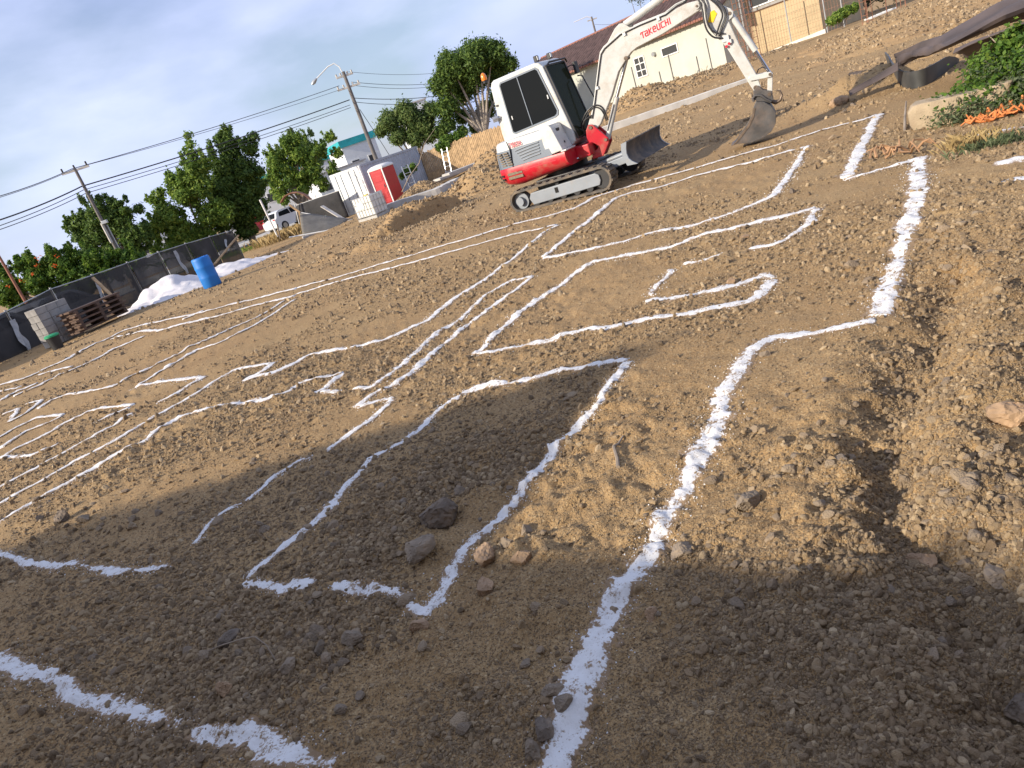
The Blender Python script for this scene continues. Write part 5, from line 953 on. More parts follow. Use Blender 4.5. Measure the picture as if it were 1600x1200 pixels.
tree('tallest dark windblown tree in the row', [(358, 232, 20), (355, 206, 9), (350, 222, 12), (352, 262, 26), (348, 300, 28), (396, 212, 7), (392, 232, 14), (386, 262, 24), (372, 310, 32), (342, 350, 18), (400, 325, 22), (395, 290, 22), (375, 340, 22), (350, 378, 16), (380, 362, 16)], 52, 19000, .15, 'leaf1', foot(392, 372, 52), r0=.24, shell=.45)
tree('airy green tree above the white car', [(430, 252, 17), (465, 240, 22), (500, 235, 13), (514, 215, 9), (527, 240, 9), (450, 278, 22), (488, 268, 20), (440, 305, 16), (475, 292, 16), (520, 268, 11), (425, 280, 14), (505, 290, 10)], 60, 9500, .17, 'leaf2', foot(470, 335, 60), r0=.25, bark='bark', limbs=12, fork=.3, shell=.4)
tree('light feathery tree behind the airy one', [(475, 235, 22), (455, 225, 16), (492, 250, 16)], 68, 4200, .17, 'leaf3', foot(480, 330, 68), r0=.2)
tree('rounded dark tree behind the left utility pole', [(130, 345, 18), (158, 328, 20), (190, 336, 20), (216, 326, 8), (108, 350, 10), (200, 365, 24), (152, 364, 26), (224, 370, 18), (125, 366, 14), (178, 350, 22), (172, 388, 20), (212, 392, 18), (140, 388, 18)], 48, 15000, .14, 'leaf1', foot(190, 410, 48), r0=.25)
tree('spreading flame tree with orange blossoms behind the fence', [(18, 455, 22), (60, 432, 26), (100, 418, 26), (140, 428, 26), (170, 420, 20), (196, 405, 16), (30, 478, 20), (118, 450, 20), (75, 408, 12), (150, 405, 12), (5, 425, 14), (80, 452, 22), (-25, 460, 26), (215, 408, 14), (40, 415, 16), (120, 400, 12)], 33, 22000, .11, 'leaf4', foot(110, 500, 33), r0=.18, extra=([(58, 403, 5), (88, 400, 4), (55, 415, 5), (85, 416, 4), (34, 438, 5), (50, 428, 3), (12, 447, 4)], 50, .065, 'flower'))
tree('low green shrub on the bank behind the rebar column', [(1310, 25, 11), (1322, 18, 10), (1335, 12, 9), (1300, 32, 7)], 38, 2600, .09, 'leaf2', foot(1312, 38, 38, .3), name='shrub', cat='shrub', r0=.04, limbs=4)
tree('dark tangled bushes at the top edge beside the cream house', [(1320, -10, 26), (1350, -18, 24), (1385, -25, 24), (1410, -22, 18)], 50, 8000, .14, 'leafg', foot(1350, 25, 50, .5), name='shrub', cat='shrub', r0=.08, limbs=6)
tree('bare grey twiggy tree top above the house roof', [(1000, -8, 16), (1020, -15, 16), (985, -4, 10)], 62, 500, .1, 'leafg', foot(1000, 60, 62, .5), r0=.12, limbs=9)
tree('small green sapling between toilet and container', [(635, 268, 6), (645, 262, 6), (628, 275, 5)], 44, 700, .10, 'leaf4', foot(640, 296, 44), name='sapling', r0=.03, limbs=3)
tree('ivy green bush hanging over the bamboo fence', [(700, 222, 14), (716, 215, 12), (690, 230, 10)], 48, 3200, .12, 'leaf4', foot(702, 262, 48), name='shrub', cat='shrub', r0=.05, limbs=3)
def palm(label, u, v, Y, n, L, h):
    b = foot(u, v, Y); t = empty('palm', b, 0, label, 'palm'); MB().tube([(0, 0, -.3), (.03, 0, h)], [.09, .07], 7).build('stem', M['bark'], t, True)
    for k in range(n):
        a = 2*math.pi*k/n+random.uniform(-.3, .3); V2 = []; el = random.uniform(.5, 1.1)
        for j in range(9):
            f = j/8; rr = L*f*math.cos(el*(1-.8*f)); z = h+L*(.75*math.sin(el)*f-.75*f*f*.8); w = .16*math.sin(math.pi*min(1, f*.9+.1))+.015
            for q in (-1, 1): V2.append((rr*math.cos(a)-q*w*math.sin(a), rr*math.sin(a)+q*w*math.cos(a), z-.08*w))
        MB().add(V2, [(2*j, 2*j+1, 2*j+3, 2*j+2) for j in range(8)]).build('frond', M['palm'], t, True)
palm('banana like plant with broad fronds behind the fence', 203, 415, 36, 13, 1.7, 1.3); palm('small palm tips showing above the black fence', 246, 398, 38, 9, 1.2, 1.1)
palm('pale palm fronds at the foot of the left utility pole', 155, 420, 37, 11, 1.4, 1.4)
# bush, grass and litter at the right edge
bb = np.array(G(1570, 178)); gbush = empty('leafy_bush', bb, 0, 'leafy green bush growing at the right edge by the coral block', 'bush')
BS = .74; bb = bb+np.array([.18, -.02, 0]); cl = [(bb+np.array([.15, .55, .34]), .62, .55, .36), (bb+np.array([.75, .35, .55]), .6, .5, .5), (bb+np.array([-.2, .8, .30]), .42, .4, .24), (bb+np.array([.55, .9, .7]), .5, .45, .4), (bb+np.array([.3, .15, .2]), .5, .3, .2), (bb+np.array([1.0, .1, .5]), .5, .4, .5), (bb+np.array([.9, .8, 1.0]), .35, .3, .3)]
cl = [(bb+(c[0]-bb)*np.array([.8, .8, .66]), c[1]*BS, c[2]*BS, c[3]*BS) for c in cl]
V, F = leaves(cl, 11000, .030, shell=.35, aspect=.6); link('foliage', npmesh('foliage', V-bb, F, False), M['leaf4'], gbush)
V, F = leaves([(c[0]-np.array([.15, .2, .1]), c[1]*1.0, c[2], c[3]*.8) for c in cl[:5]], 5500, .024, shell=.4); link('low_foliage', npmesh('low_foliage', V-bb, F, False), M['leafg'], gbush)
for k in range(14): a = random.uniform(0, 6.28); c = cl[k % 7][0]-bb; MB().tube([(.4+.1*math.cos(a), .4+.1*math.sin(a), -.05), c*.6+np.array([.1, .1, .1]), c+np.array([.3*math.cos(a), .3*math.sin(a), .15])], [.014, .010, .005], 5).build('stem', M['stick'], gbush)
def grass(label, u, v, rx, ry, n, L, m, seed, kind='tuft'):
    c = np.array(G(u, v)); r = np.random.default_rng(seed); p = r.normal(size=(n, 2))*np.array([rx, ry]); a = r.uniform(0, 6.28, n); l = L*r.uniform(.4, 1.2, n); lean = r.uniform(.2, .9, n); V = []
    for (x, y), aa, ll, le in zip(p, a, l, lean):
        z = float(grid_z(c[0]+x, c[1]+y))-.01 if kind == 'tuft' else gz(c[0]+x, c[1]+y); dx, dy = math.cos(aa), math.sin(aa); w = .004 if L < .4 else .02
        V += [(c[0]+x-dy*w, c[1]+y+dx*w, z), (c[0]+x+dy*w, c[1]+y-dx*w, z), (c[0]+x+dx*ll*le*.5+dy*w*.7, c[1]+y+dy*ll*le*.5-dx*w*.7, z+ll*.7), (c[0]+x+dx*ll*le, c[1]+y+dy*ll*le, z+ll*.9)]
    o = link('grass_tuft', npmesh('grass_tuft', np.array(V), np.arange(len(V)).reshape(-1, 4), False), M[m]); tag(o, label, 'grass', kind='stuff')
grass('green and grey grass tuft at the right edge', 1560, 226, .20, .08, 420, .10, 'leafg', 5); grass('dry blades beside the green tuft', 1520, 228, .14, .10, 300, .15, 'drygrass', 6)
grass('dry golden grass beside the white car and post', 445, 372, .9, .9, 1500, .55, 'drygrass', 7, 'far'); grass('green verge along the far road', 405, 385, 2.2, .6, 1500, .25, 'leaf2', 8, 'far'); grass('dry grass at the foot of the cream house', 1225, 70, 2.2, .6, 1600, .5, 'drygrass', 9, 'far')
# coral block, pipe, netting
cb0 = np.array(G(1432, 204)); blk = MB(); vv = []
ang = R(38); 
rings = []
for z, k in ((-.06, 1.), (.05, 1.02), (.20, 1.0), (.255, .985), (.27, .95)):
    ring = []
    for j in range(20):
        t = 2*math.pi*j/20; x = .52*k*np.sign(math.cos(t))*abs(math.cos(t))**.16; y = .20*k*np.sign(math.sin(t))*abs(math.sin(t))**.16; q = 1+.16*noise(x*5+z*9, y*5+z*4, 61); ring.append((x*q, y*q, z+.02*noise(x*6, y*6, 62)))
    rings.append(ring)
o = blk.loft(rings).build('coral_block', M['sandstone'], None, True, bevel=.01); o.location = (cb0[0]+.47, cb0[1]-.17, cb0[2]+.03); o.rotation_euler = (0, 0, R(-43)); tag(o, 'rough tan coral stone block lying before the green bush', 'stone block')
p0, p1 = np.array(G(1455, 194)), np.array(G(1530, 171)); o = MB().cyl(p0+np.array([0, 0, .03]), p1+np.array([0, 0, .05]), .018, 10).build('pipe', M['pvc'], None, True); tag(o, 'thin white pipe leaning along the coral block', 'pipe')
o = MB().loft([[(.035*r*math.cos(k*.785), .028*r*math.sin(k*.785), z) for k in range(8)] for r, z in ((.7, 0), (1, .02), (.9, .045), (.5, .055))]).build('pebble', M['pvc'], None, True); g_ = G(1463, 182); o.location = (g_[0], g_[1], g_[2]+.04); tag(o, 'small white pebble on the coral block front', 'stone')
nt_ = empty('orange_netting', np.array(G(1560, 184)), 0, 'crumpled orange safety netting under the green bush', 'netting'); c0 = np.array(G(1560, 184))
for k in range(34):
    a = random.uniform(0, 6.28); P = []; x, y = random.gauss(0, .11), random.gauss(0, .045)
    for j in range(6): P.append((x, y, float(grid_z(c0[0]+x, c0[1]+y))-c0[2]+.015+abs(random.gauss(0, .045)))); a += random.uniform(-.9, .9); x += .055*math.cos(a); y += .045*math.sin(a)
    MB().tube(P, [.010, .014, .012, .015, .012, .008], 5).build('strand', M['net'], nt_, True)
# curved dark sheet and brown geotextile at the top right
def sheet(name, label, cat, pts, h, m, thick=.03, lean=.0, flare=0):
    P = np.array([[*G(u, v)[:2], G(u, v)[2]] for u, v in pts]); t = np.linspace(0, len(P)-1, 60); S = np.stack([np.interp(t, range(len(P)), P[:, i]) for i in range(3)], 1); ker = np.ones(9)/9
    S = np.stack([np.convolve(np.pad(S[:, i], 4, 'edge'), ker, 'valid') for i in range(3)], 1); T = np.gradient(S[:, :2], axis=0); T /= np.hypot(T[:, 0], T[:, 1])[:, None]; N = np.stack([T[:, 1], -T[:, 0]], 1)
    rings = []
    for k in range(60):
        hh = np.interp(k/59, np.linspace(0, 1, len(h)), h); b = S[k]; n = N[k]; rings.append([(b[0], b[1], b[2]-.06), (b[0]+n[0]*thick, b[1]+n[1]*thick, b[2]-.06), (b[0]+n[0]*(thick+lean*hh), b[1]+n[1]*(thick+lean*hh), b[2]+hh), (b[0]+n[0]*lean*hh, b[1]+n[1]*lean*hh, b[2]+hh)])
    return tag(MB().loft(rings).build(name, M[m], None, True), label, cat)
sheet('curved_sheet', 'dark rubber sheet bent into a U on edge around the soil mound', 'sheet', [(1392, 112), (1398, 118), (1404, 130), (1416, 138), (1432, 139), (1452, 131), (1478, 112), (1498, 100)], [.46, .44, .38, .32, .29, .28, .26, .10], 'ublade', .03, .12)
def drape(name, label, cat, rows, m, amp=.06, sc=1., lift=0.):
    rows = [[np.array(on_z(u, v, z)) for u, v, z in r] for r in rows]; nu = 46; G_ = []
    for r in rows:
        r = np.array(r); t = np.linspace(0, len(r)-1, nu); G_.append(np.stack([np.interp(t, range(len(r)), r[:, i]) for i in range(3)], 1))
    G_ = np.array(G_); tv = np.linspace(0, len(rows)-1, 22); V2 = np.array([[[np.interp(w, range(len(rows)), G_[:, k, i]) for i in range(3)] for k in range(nu)] for w in tv])
    V2[..., 2] += amp*noise(V2[..., 0]/.5*sc+V2[..., 1]*.7, np.arange(22)[:, None]*.55+V2[..., 1]*.2, 95)*2+amp*.6*noise(V2[..., 0]*3, V2[..., 1]*3, 96)
    F2 = [(a*nu+b, a*nu+b+1, (a+1)*nu+b+1, (a+1)*nu+b) for a in range(21) for b in range(nu-1)]; o = MB().add(V2.reshape(-1, 3), F2).build(name, M[m], None, True)
    s = o.modifiers.new('thickness', 'SOLIDIFY'); s.thickness = .012; return tag(o, label, cat)
drape('geotextile', 'brown geotextile sheet draped over the bank at the top right', 'sheet', [[(1398, 88, .55), (1470, 58, .75), (1560, 8, .95), (1640, -25, 1.0)], [(1402, 100, .42), (1480, 72, .70), (1570, 26, .85), (1640, -5, .9)], [(1402, 104, .36), (1450, 82, .52), (1530, 50, .62), (1640, 18, .6)]], 'mesh', .05)
drape('geotextile', 'flat dark strip of sheet trailing along the bank towards the boulder', 'sheet', [[(1326, 144, .22), (1362, 124, .30), (1404, 98, .46)], [(1328, 150, .16), (1364, 131, .24), (1404, 110, .36)]], 'mesh', .015)
drape('geotextile', 'folded grey brown sheet behind the green bush', 'sheet', [[(1488, 78, .70), (1540, 56, .8), (1640, 20, .85)], [(1510, 88, .50), (1560, 74, .55), (1640, 48, .6)], [(1515, 104, .20), (1570, 92, .2), (1640, 80, .2)]], 'mesh', .05)
# white steel frames lying at the top right
for k, (u0, v0, u1, v1, Y) in enumerate(((1364, 34, 1422, 16, 33), (1362, 28, 1400, 12, 34))):
    p, q = at(u0, v0, Y), at(u1, v1, Y); t = empty('steel_trestle', p, 0, ['white ladder like steel trestle lying flat on the bank', 'second white steel trestle behind the ladder like one'][k], 'frame'); d = q-p; n = np.array([-d[1], d[0], 0]); n /= np.linalg.norm(n)
    for s in (0, .55): MB().beam(n*s, d+n*s, .06).build('rail', M['winw'], t)
    for f in (0, .25, .5, .75, 1): MB().beam(d*f, d*f+n*.55, .05).build('rung', M['winw'], t)
    MB().prism([(0, 0), (1, 0), (1, 1), (0, 1)], lambda a, b, c: tuple(d*a+n*(.05+.45*b)+np.array([0, 0, -.03+c])), 0, .02).build('panel', M['slot'], t)
for k, u in enumerate((1386, 1402, 1408, 1415)):
    p = at(u, 20-4*k, 33.5); tag(MB().cyl((p[0], p[1], p[2]-.5), (p[0], p[1], p[2]+1.0), .02, 6).build('steel_bar', M['rust']), ['leftmost of four thin rusty bars by the steel frames', 'second of four thin rusty bars by the steel frames', 'third of four thin rusty bars by the steel frames', 'rightmost of four thin rusty bars by the steel frames'][k], 'steel bar', 'thin bars by the steel frames')

# ------------------------------------------------------------------ poles and wires
def pole(label, u, v, Y, r=.14, m='pole', arms=(), zb_=-.5):
    t = at(u, v, Y); o = empty('utility_pole', (t[0], t[1], zb_), 0, label, 'utility pole'); H = t[2]-zb_
    MB().tube([(0, 0, -.3), (0, 0, H*.5), (0, 0, H)], [r, r*.85, r*.68], 10).build('shaft', M[m], o, True); return o, t, H
o, t1, H1 = pole('slim utility pole on the left with a small crossarm', 117, 264, 37, .10)
ar = MB().beam((-.62, -.1, H1-.06), (.62, .1, H1-.06), .09).build('crossarm', M['insul'], o)
for x in (-.55, 0, .55): MB().cyl((x, x*.16, H1-.02), (x, x*.16, H1+.18), .045, 8).build('insulator', M['black'], ar, True)
MB().cyl((0, -.16, H1*.45), (0, -.16, H1*.60), .07, 8).build('junction_box', M['insul'], o, True); mb = MB().box((.18, -.2, H1*.60), (.28, .14, .16)); mb.build('flood_light', M['silver'], o, bevel=.02)
MB().cyl((.16, 0, -.3), (.12, 0, H1*.58), .035, 8).build('cable_duct', M['post'], o, True); MB().box((0, -.12, H1*.22), (.3, .1, .28)).build('meter_box', M['winw'], o, bevel=.02)
o, t2, H2 = pole('tall utility pole with crossarms and a street lamp', 536, 112, 50, .16)
for z, w in ((-.25, .55), (-.95, .75)):
    ar = MB().beam((-w, -.1, H2+z), (w, .1, H2+z), .11).build('crossarm', M['insul'], o)
    for x in (-w*.9, -w*.4, w*.4, w*.9): MB().cyl((x, x*.14, H2+z), (x, x*.14, H2+z+.22), .055, 8).build('insulator', M['insul'], ar, True)
MB().tube([(0, 0, H2-.3), (-.12, 0, H2+.35), (-.35, 0, H2+.62), (-.8, 0, H2+.55), (-1.75, -.1, H2+.1)], .035, 8).build('lamp_arm', M['winw'], o, True)
MB().tube([(-1.72, -.1, H2+.12), (-1.95, -.1, H2-.02), (-2.12, -.1, H2-.12)], [.06, .13, .07], 10).build('street_lamp', M['silver'], o, True)
MB().tube([(.15, 0, H2-2.4), (.55, 0, H2-4.0), (1.0, 0, H2-6.0)], .02, 5).build('guy_wire', M['wire'], o)
o, t3, H3 = pole('distant pole tip with a lamp arm above the house roof', 924, 26, 85, .14)
MB().beam((-.55, 0, H3-.3), (.55, 0, H3-.3), .12).build('crossarm', M['insul'], o); MB().tube([(0, 0, H3-.1), (-.5, 0, H3+.15), (-2.0, 0, H3+.05)], .05, 6).build('lamp_arm', M['winw'], o, True)
o, t4, H4 = pole('rust red pole leaning at the left edge behind the flame tree', -4, 396, 30, .07, 'polered')
def wire(label, pts, r, m='wire', sag=.12):
    P = []
    for a, b in zip(pts, pts[1:]):
        a = np.array(a); b = np.array(b)
        for k in range(14): f = k/14; P.append(a+(b-a)*f-np.array([0, 0, sag*4*f*(1-f)]))
    P.append(np.array(pts[-1])); tag(MB().tube(P, r, 5).build('power_line', M[m]), label, 'power line', 'power lines strung between the poles')
o1 = lambda u, v: at(u, v, 37); o2 = lambda u, v: at(u, v, 50); oL = lambda u, v: at(u, v, 30)
wire('thick black cable, lowest attachment but darkest, along the row of poles', [oL(-60, 362), o1(128, 291), o2(546, 156)], .030)
wire('thin cable just under the thick black one', [oL(-60, 372), o1(130, 297), o2(547, 164)], .016)
wire('thin cable with a black splice, lowest of the four', [oL(-60, 378), o1(134, 302), o2(548, 168)], .016)
wire('faint topmost cable over the left pole', [oL(-60, 322), o1(112, 264), o2(530, 134)], .018, 'wiref'); wire('faint twin of the topmost cable', [oL(-60, 325), o1(120, 262), o2(532, 140)], .012, 'wiref')
e2 = lambda u, v: at(u, v, 58)
wire('highest faint wire from the tall pole to the round tree', [o2(544, 112), e2(700, 112)], .012, 'wiref', .2); wire('upper dark wire from tall pole crossarm to the round tree', [o2(549, 128), e2(700, 128)], .016, 'wire', .2); wire('middle dark wire from tall pole to the round tree', [o2(549, 133), e2(700, 132)], .014, 'wire', .25)
wire('thick lower wire from the tall pole to the round tree', [o2(551, 153), e2(700, 147)], .022, 'wire', .2); wire('lowest wire from the tall pole to the round tree', [o2(552, 159), e2(700, 153)], .018, 'wire', .3)
wire('thin wire dropping from the far pole to the house roof', [at(930, 38, 85), at(985, 30, 70)], .02, 'wiref', .2)

# ------------------------------------------------------------------ road, cars, far buildings
p0, p1 = np.array(G(395, 396)), np.array(G(470, 352)); road = MB()
ra, rb = at(380, 382, 52.), at(560, 322, 62.); ra[2] = rb[2] = -.40; d = (rb-ra)[:2]; d /= np.hypot(*d); nrm = np.array([-d[1], d[0]])
c = lambda s, w: (ra[0]+d[0]*s+nrm[0]*w, ra[1]+d[1]*s+nrm[1]*w)
road.prism([c(-90, 0), c(60, 0), c(60, 9), c(-90, 9)], lambda a, b, t: (a, b, t), -1.2, -.33); tag(road.build('road', M['asphalt']), kind='structure')
def car(label, pos, yaw, paint, name='parked_car', suv=0.):
    o = empty(name, pos, yaw, label, 'car'); k = suv
    prof = [(-1.95, .35), (-2.0, .62), (-1.97, .92+k*.1), (-1.80, 1.02+k*.1), (-1.55, 1.38+k*.25), (-1.25, 1.50+k*.25), (.1, 1.52+k*.25), (.45, 1.44+k*.2), (1.05, 1.03+k*.08), (1.7, .90+k*.12), (1.95, .72), (1.98, .40), (1.80, .26), (-1.75, .26)]
    n = len(prof); rings = []
    for y, sx, tz_ in ((-.84, .97, .05), (-.80, .995, .02), (-.55, 1, 0), (.55, 1, 0), (.80, .995, .02), (.84, .97, .05)):
        rings.append([(x*sx, (y if z < 1.02 else y*(1-.22*min(1, (z-1.0)/.5))), z) for x, z in prof])
    body = MB().loft(rings).build('body', M[paint], o, True)
    for sd2 in (-1, 1):
        yy = lambda z: sd2*(.845 if z < 1.02 else .84*(1-.22*min(1, (z-1.0)/.5))+.012)
        for poly in ([(-1.45, 1.06+k*.08), (-1.30, 1.36+k*.22), (-.35, 1.42+k*.22), (-.35, 1.04+k*.08)], [(-.27, 1.04+k*.08), (-.27, 1.42+k*.22), (.18, 1.42+k*.22), (.72, 1.04+k*.08)]):
            P = [(x, yy(z), z) for x, z in poly]; MB().add(P+[(x, y-.02*sd2, z) for x, y, z in P], [(0, 1, 2, 3), (7, 6, 5, 4), (0, 4, 5, 1), (1, 5, 6, 2), (2, 6, 7, 3), (3, 7, 4, 0)]).build('side_window', M['glass'], o)
        for x in (-1.25, 1.25):
            w = MB().tube([(x, sd2*.66, .32), (x, sd2*.86, .32)], .325, 20).build('wheel', M['tyre'], o, True); MB().tube([(x, sd2*.865, .32), (x, sd2*.875, .32)], .20, 14).build('rim', M['rim'], w, True)
        MB().box((-1.90, sd2*.66, .88+k*.1), (.14, .26, .18)).build('tail_light', M['tail'], o, bevel=.02); MB().box((1.86, sd2*.62, .72), (.2, .3, .14)).build('headlight', M['silver'], o, bevel=.02)
    P = [(-1.86, -.62, 1.06+k*.1), (-1.86, .62, 1.06+k*.1), (-1.60, .55, 1.38+k*.2), (-1.60, -.55, 1.38+k*.2)]; MB().add(P+[(x+.05, y, z-.03) for x, y, z in P], [(3, 2, 1, 0), (4, 5, 6, 7), (0, 1, 5, 4), (1, 2, 6, 5), (2, 3, 7, 6), (3, 0, 4, 7)]).build('rear_window', M['glass'], o)
    MB().box((-1.985, 0, .62), (.03, .46, .11)).build('number_plate', M['winw'], o)
    return o
cp_ = at(458, 355, 58); car('white hatchback parked beyond the dry grass, its tail lamp showing', (cp_[0], cp_[1], -.36), R(50), 'carw')
cp_ = at(412, 352, 68); car('red car half hidden under the dark trees', (cp_[0], cp_[1], -.36), R(20), 'carr')
cp_ = at(360, 376, 60); car('pale silver car left of the red one, mostly hidden', (cp_[0]-2.2, cp_[1], -.36), R(18), 'cars')
s_c, z_c = fi(45, 530); cpos = ff(s_c+.4, 0, -1.5); car('dark silver car ghosting through the black fence', (cpos[0], cpos[1], -.25), math.atan2(fd[1], fd[0])+.02, 'cars', suv=.1)
s_c, z_c = fi(130, 480); cpos = ff(s_c+.6, 0, -1.5); car('second car faintly seen through the fence behind the boards', (cpos[0], cpos[1], -.25), math.atan2(fd[1], fd[0])+.02, 'cars', suv=.0)
def building(label, u, v, Y, w, dep, h, yaw, m, name='far_building', band=None, zb_=-.5, win=0):
    p = at(u, v, Y); o = empty(name, (p[0], p[1], zb_), yaw, label, 'building'); MB().box((0, dep/2, h/2), (w, dep, h)).build('wall', M[m], o)
    if band: MB().box((0, dep/2, h+.3), (w+.3, dep+.3, .62)).build('parapet', M[band], o)
    else: MB().box((0, dep/2, h+.06), (w+.2, dep+.2, .14)).build('roof', M['roofgrey'], o)
    for k in range(win): x = -w/2+w*(k+.5)/win; wd = MB().box((x, -.01, h*.62), (w/win*.5, .06, h*.22)).build('window', M['winw'], o); MB().box((x, -.035, h*.62), (w/win*.42, .03, h*.18)).build('pane', M['pane'], wd)
    return o
pt2 = at(563, 212, 72); building('white building with a teal parapet beyond the container', 563, 232, 72, 3.4, 6, pt2[2]-.0, R(20), 'bwhite', band='teal', win=2)
pt2 = at(530, 262, 70); building('lower white building left of the teal topped one', 536, 275, 70, 5, 6, pt2[2]+.4, R(20), 'bwhite', win=3)
pt2 = at(648, 165, 85); building('pale building corner showing between the two trees', 655, 190, 85, 3, 5, pt2[2]+.8, R(10), 'bwhite', win=1)
building('white building mostly hidden behind the airy tree', 455, 330, 80, 14, 6, 4.6, R(15), 'bwhite', band='teal', win=6)
building('low grey roofed building behind the black fence', 226, 395, 62, 7, 6, 3.4, R(20), 'bwhite', win=3)
# tarpaulin screen, post, dark panels
def quadpanel(name, label, cat, c4, m, parent=None, nz=10, amp=.05, thick=.02):
    c4 = [np.array(p) for p in c4]; V2 = []; n = 14
    for a in range(n+1):
        for b in range(nz+1):
            f, g = a/n, b/nz; p = (c4[0]*(1-f)+c4[1]*f)*(1-g)+(c4[3]*(1-f)+c4[2]*f)*g; V2.append(p+np.array([0, -1, 0])*amp*(math.sin(math.pi*g)*1.2+2*noise(f*3+1, g*2., 97)+noise(f*7, g*6., 98)))
    o = MB().add(V2, [(a*(nz+1)+b, (a+1)*(nz+1)+b, (a+1)*(nz+1)+b+1, a*(nz+1)+b+1) for a in range(n) for b in range(nz)]).build(name, M[m], parent, True); s = o.modifiers.new('thickness', 'SOLIDIFY'); s.thickness = thick
    if label: tag(o, label, cat)
    return o
ts_ = empty('tarpaulin_screen', (0, 0, 0), 0, 'grey tarpaulin stretched slanting between timber supports near the road', 'tarpaulin')
tl, tr_, br, bl_ = at(468, 332, 41), at(545, 342, 40), at(527, 357, 38.5), at(473, 366, 38.5); quadpanel('tarpaulin', None, None, [tl, tr_, br, bl_], 'tarp', ts_, amp=.09)
MB().tube([tl, (tl+tr_)/2-np.array([0, 0, .03]), tr_], .025, 6).build('hem_rope', M['pvc'], ts_, True)
MB().beam(at(452, 320, 41), at(469, 332, 41), .18, .10).build('timber_head', M['wood'], ts_); MB().beam(at(467, 330, 41.1), at(475, 372, 41.1), .08).build('support', M['wood'], ts_)
p = at(547, 346, 39.6); MB().tube([(p[0], p[1], p[2]-.35), (p[0], p[1], p[2]+.08)], [.13, .16], 12).build('weight_bucket', M['concrete'], ts_, True)
tag(MB().cyl(at(452, 371, 38), at(527, 357.5, 38), .035, 8).build('pipe', M['pvc'], None, True), 'white pipe lying along the foot of the tarpaulin', 'pipe')
p = at(472, 371, 38); tag(MB().box((p[0]+.3, p[1]+.4, p[2]-.1), (.7, .4, .24), rotz(.4)).build('stone_block', M['concrete'], None, bevel=.03), 'grey stone block under the white pipe', 'stone block')
tag(MB().cyl(at(434, 370, 44), at(406, 312, 44), .055, 8).build('white_post', M['pvc'], None, True), 'leaning white post left of the white car', 'post'); tag(MB().cyl(at(438, 373, 43.5), at(433, 350, 43.5), .04, 8).build('short_post', M['bark'], None, True), 'short dark post beside the leaning white one', 'post')
dk = empty('cloth_screen', (0, 0, 0), 0, 'dark shade cloth panel fixed beside the white container', 'fence panel'); a4 = [at(462, 346, 45), at(546, 340, 44), at(529, 298, 44), at(463, 321, 45)]
quadpanel('shade_cloth', None, None, a4, 'shade2', dk, amp=.03); MB().cyl(a4[3], a4[2], .03, 6).build('top_rail', M['post'], dk); 
for u0, v0, u1, v1 in ((492, 304, 502, 345), (481, 316, 488, 345), (460, 318, 468, 350)): MB().cyl(at(u1, v1, 44.8), at(u0, v0, 44.8), .03, 6).build('post', M['post'], dk)
tag(MB().beam(at(503, 322, 43), at(536, 342, 42), .22, .05).build('plank', M['concrete']), 'grey plank leaning on the dark shade panel', 'plank')
arc = [at(440, 317, 46), at(446, 307, 46), at(456, 302, 46), at(466, 301, 46), at(477, 305, 46), at(487, 313, 46)]; rings = [[tuple(p+np.array([0, yy, zz])) for yy, zz in ((-.4, 0), (.4, 0), (.4, .07), (-.4, .07))] for p in arc]; tag(MB().loft(rings).build('arched_sheet', M['rust'], None, True), 'rusty arched steel strip above the dark shade panel', 'steel strip')

# ------------------------------------------------------------------ unseen shed, wall, leaves and house, made up to shade the foreground
shd = empty('shade_shed', (-5.44, 1.94, 0), R(147), 'unseen plywood shed made up to shade the foreground from the left', 'shed')  # invented shed, its sloping roof shaped by the shadow outline it must throw
# local x runs along the falling roof side (2.7 m), local y along the high front (2.6 m)
SLX, SLY, ZH, ZL = 2.9, 2.55, 3.0, 1.75
Vb = [(0, 0, -.3), (SLX, 0, -.3), (SLX, SLY, -.3), (0, SLY, -.3), (0, 0, ZH), (SLX, 0, ZL), (SLX, SLY, ZL), (0, SLY, ZH)]
MB().add(Vb, [(3, 2, 1, 0), (4, 5, 6, 7), (0, 1, 5, 4), (1, 2, 6, 5), (2, 3, 7, 6), (3, 0, 4, 7)]).build('wall', M['wood'], shd)
MB().box((-.02, SLY/2, 1.0), (.05, .9, 2.0)).build('door', M['plank'], shd, bevel=.01)
for k in range(6): MB().beam((.02, SLY*(k+.5)/6, ZH+.02), (SLX-.02, SLY*(k+.5)/6, ZL+.02), SLY/6-.02, .03).build('roof_sheet', M['silver'], shd)
w0 = np.array([-5.55, .80]); w1 = np.array([-.9, -2.45]); d = w1-w0; L = np.hypot(*d); d /= L; bw_ = empty('shade_wall', (w0[0], w0[1], 0), math.atan2(d[1], d[0]), 'unseen grey block wall added behind the camera to cast shade', 'wall')  # added wall out of view; its top edge bounds the lower right shade
me_b = MB().box((0, 0, 0), (.39, .19, .19)).build('concrete_block', M['block'], bw_, bevel=.006); first = True
for row in range(12):
    for k in range(int(L/.4)):
        if row == 11 and k > 9 and random.random() < .25: continue
        o = me_b if first else me_b.copy()
        if not first: COL.objects.link(o)
        first = False; o.location = (.2+.4*k+(.2 if row % 2 else 0), 0, .08+.2*row)
    MB().box((L/2, 0, .18+.2*row), (L-.1, .17, .012)).build('mortar_joint', M['concrete'], bw_)
cr_ = empty('shade_creeper', (w0[0], w0[1], 0), 0, 'leafy creeper added unseen over the block wall to break up its shadow edge', 'shade_creeper'); b0 = np.array([w0[0], w0[1], 0.])  # added leaves, only there to dapple the shadow of the wall
cl = [(np.array([*(w0+d*L*f), 2.30+.06*math.sin(f*23)]), .40, .22, .10+.12*random.random()) for f in np.linspace(.34, 1, 12)]
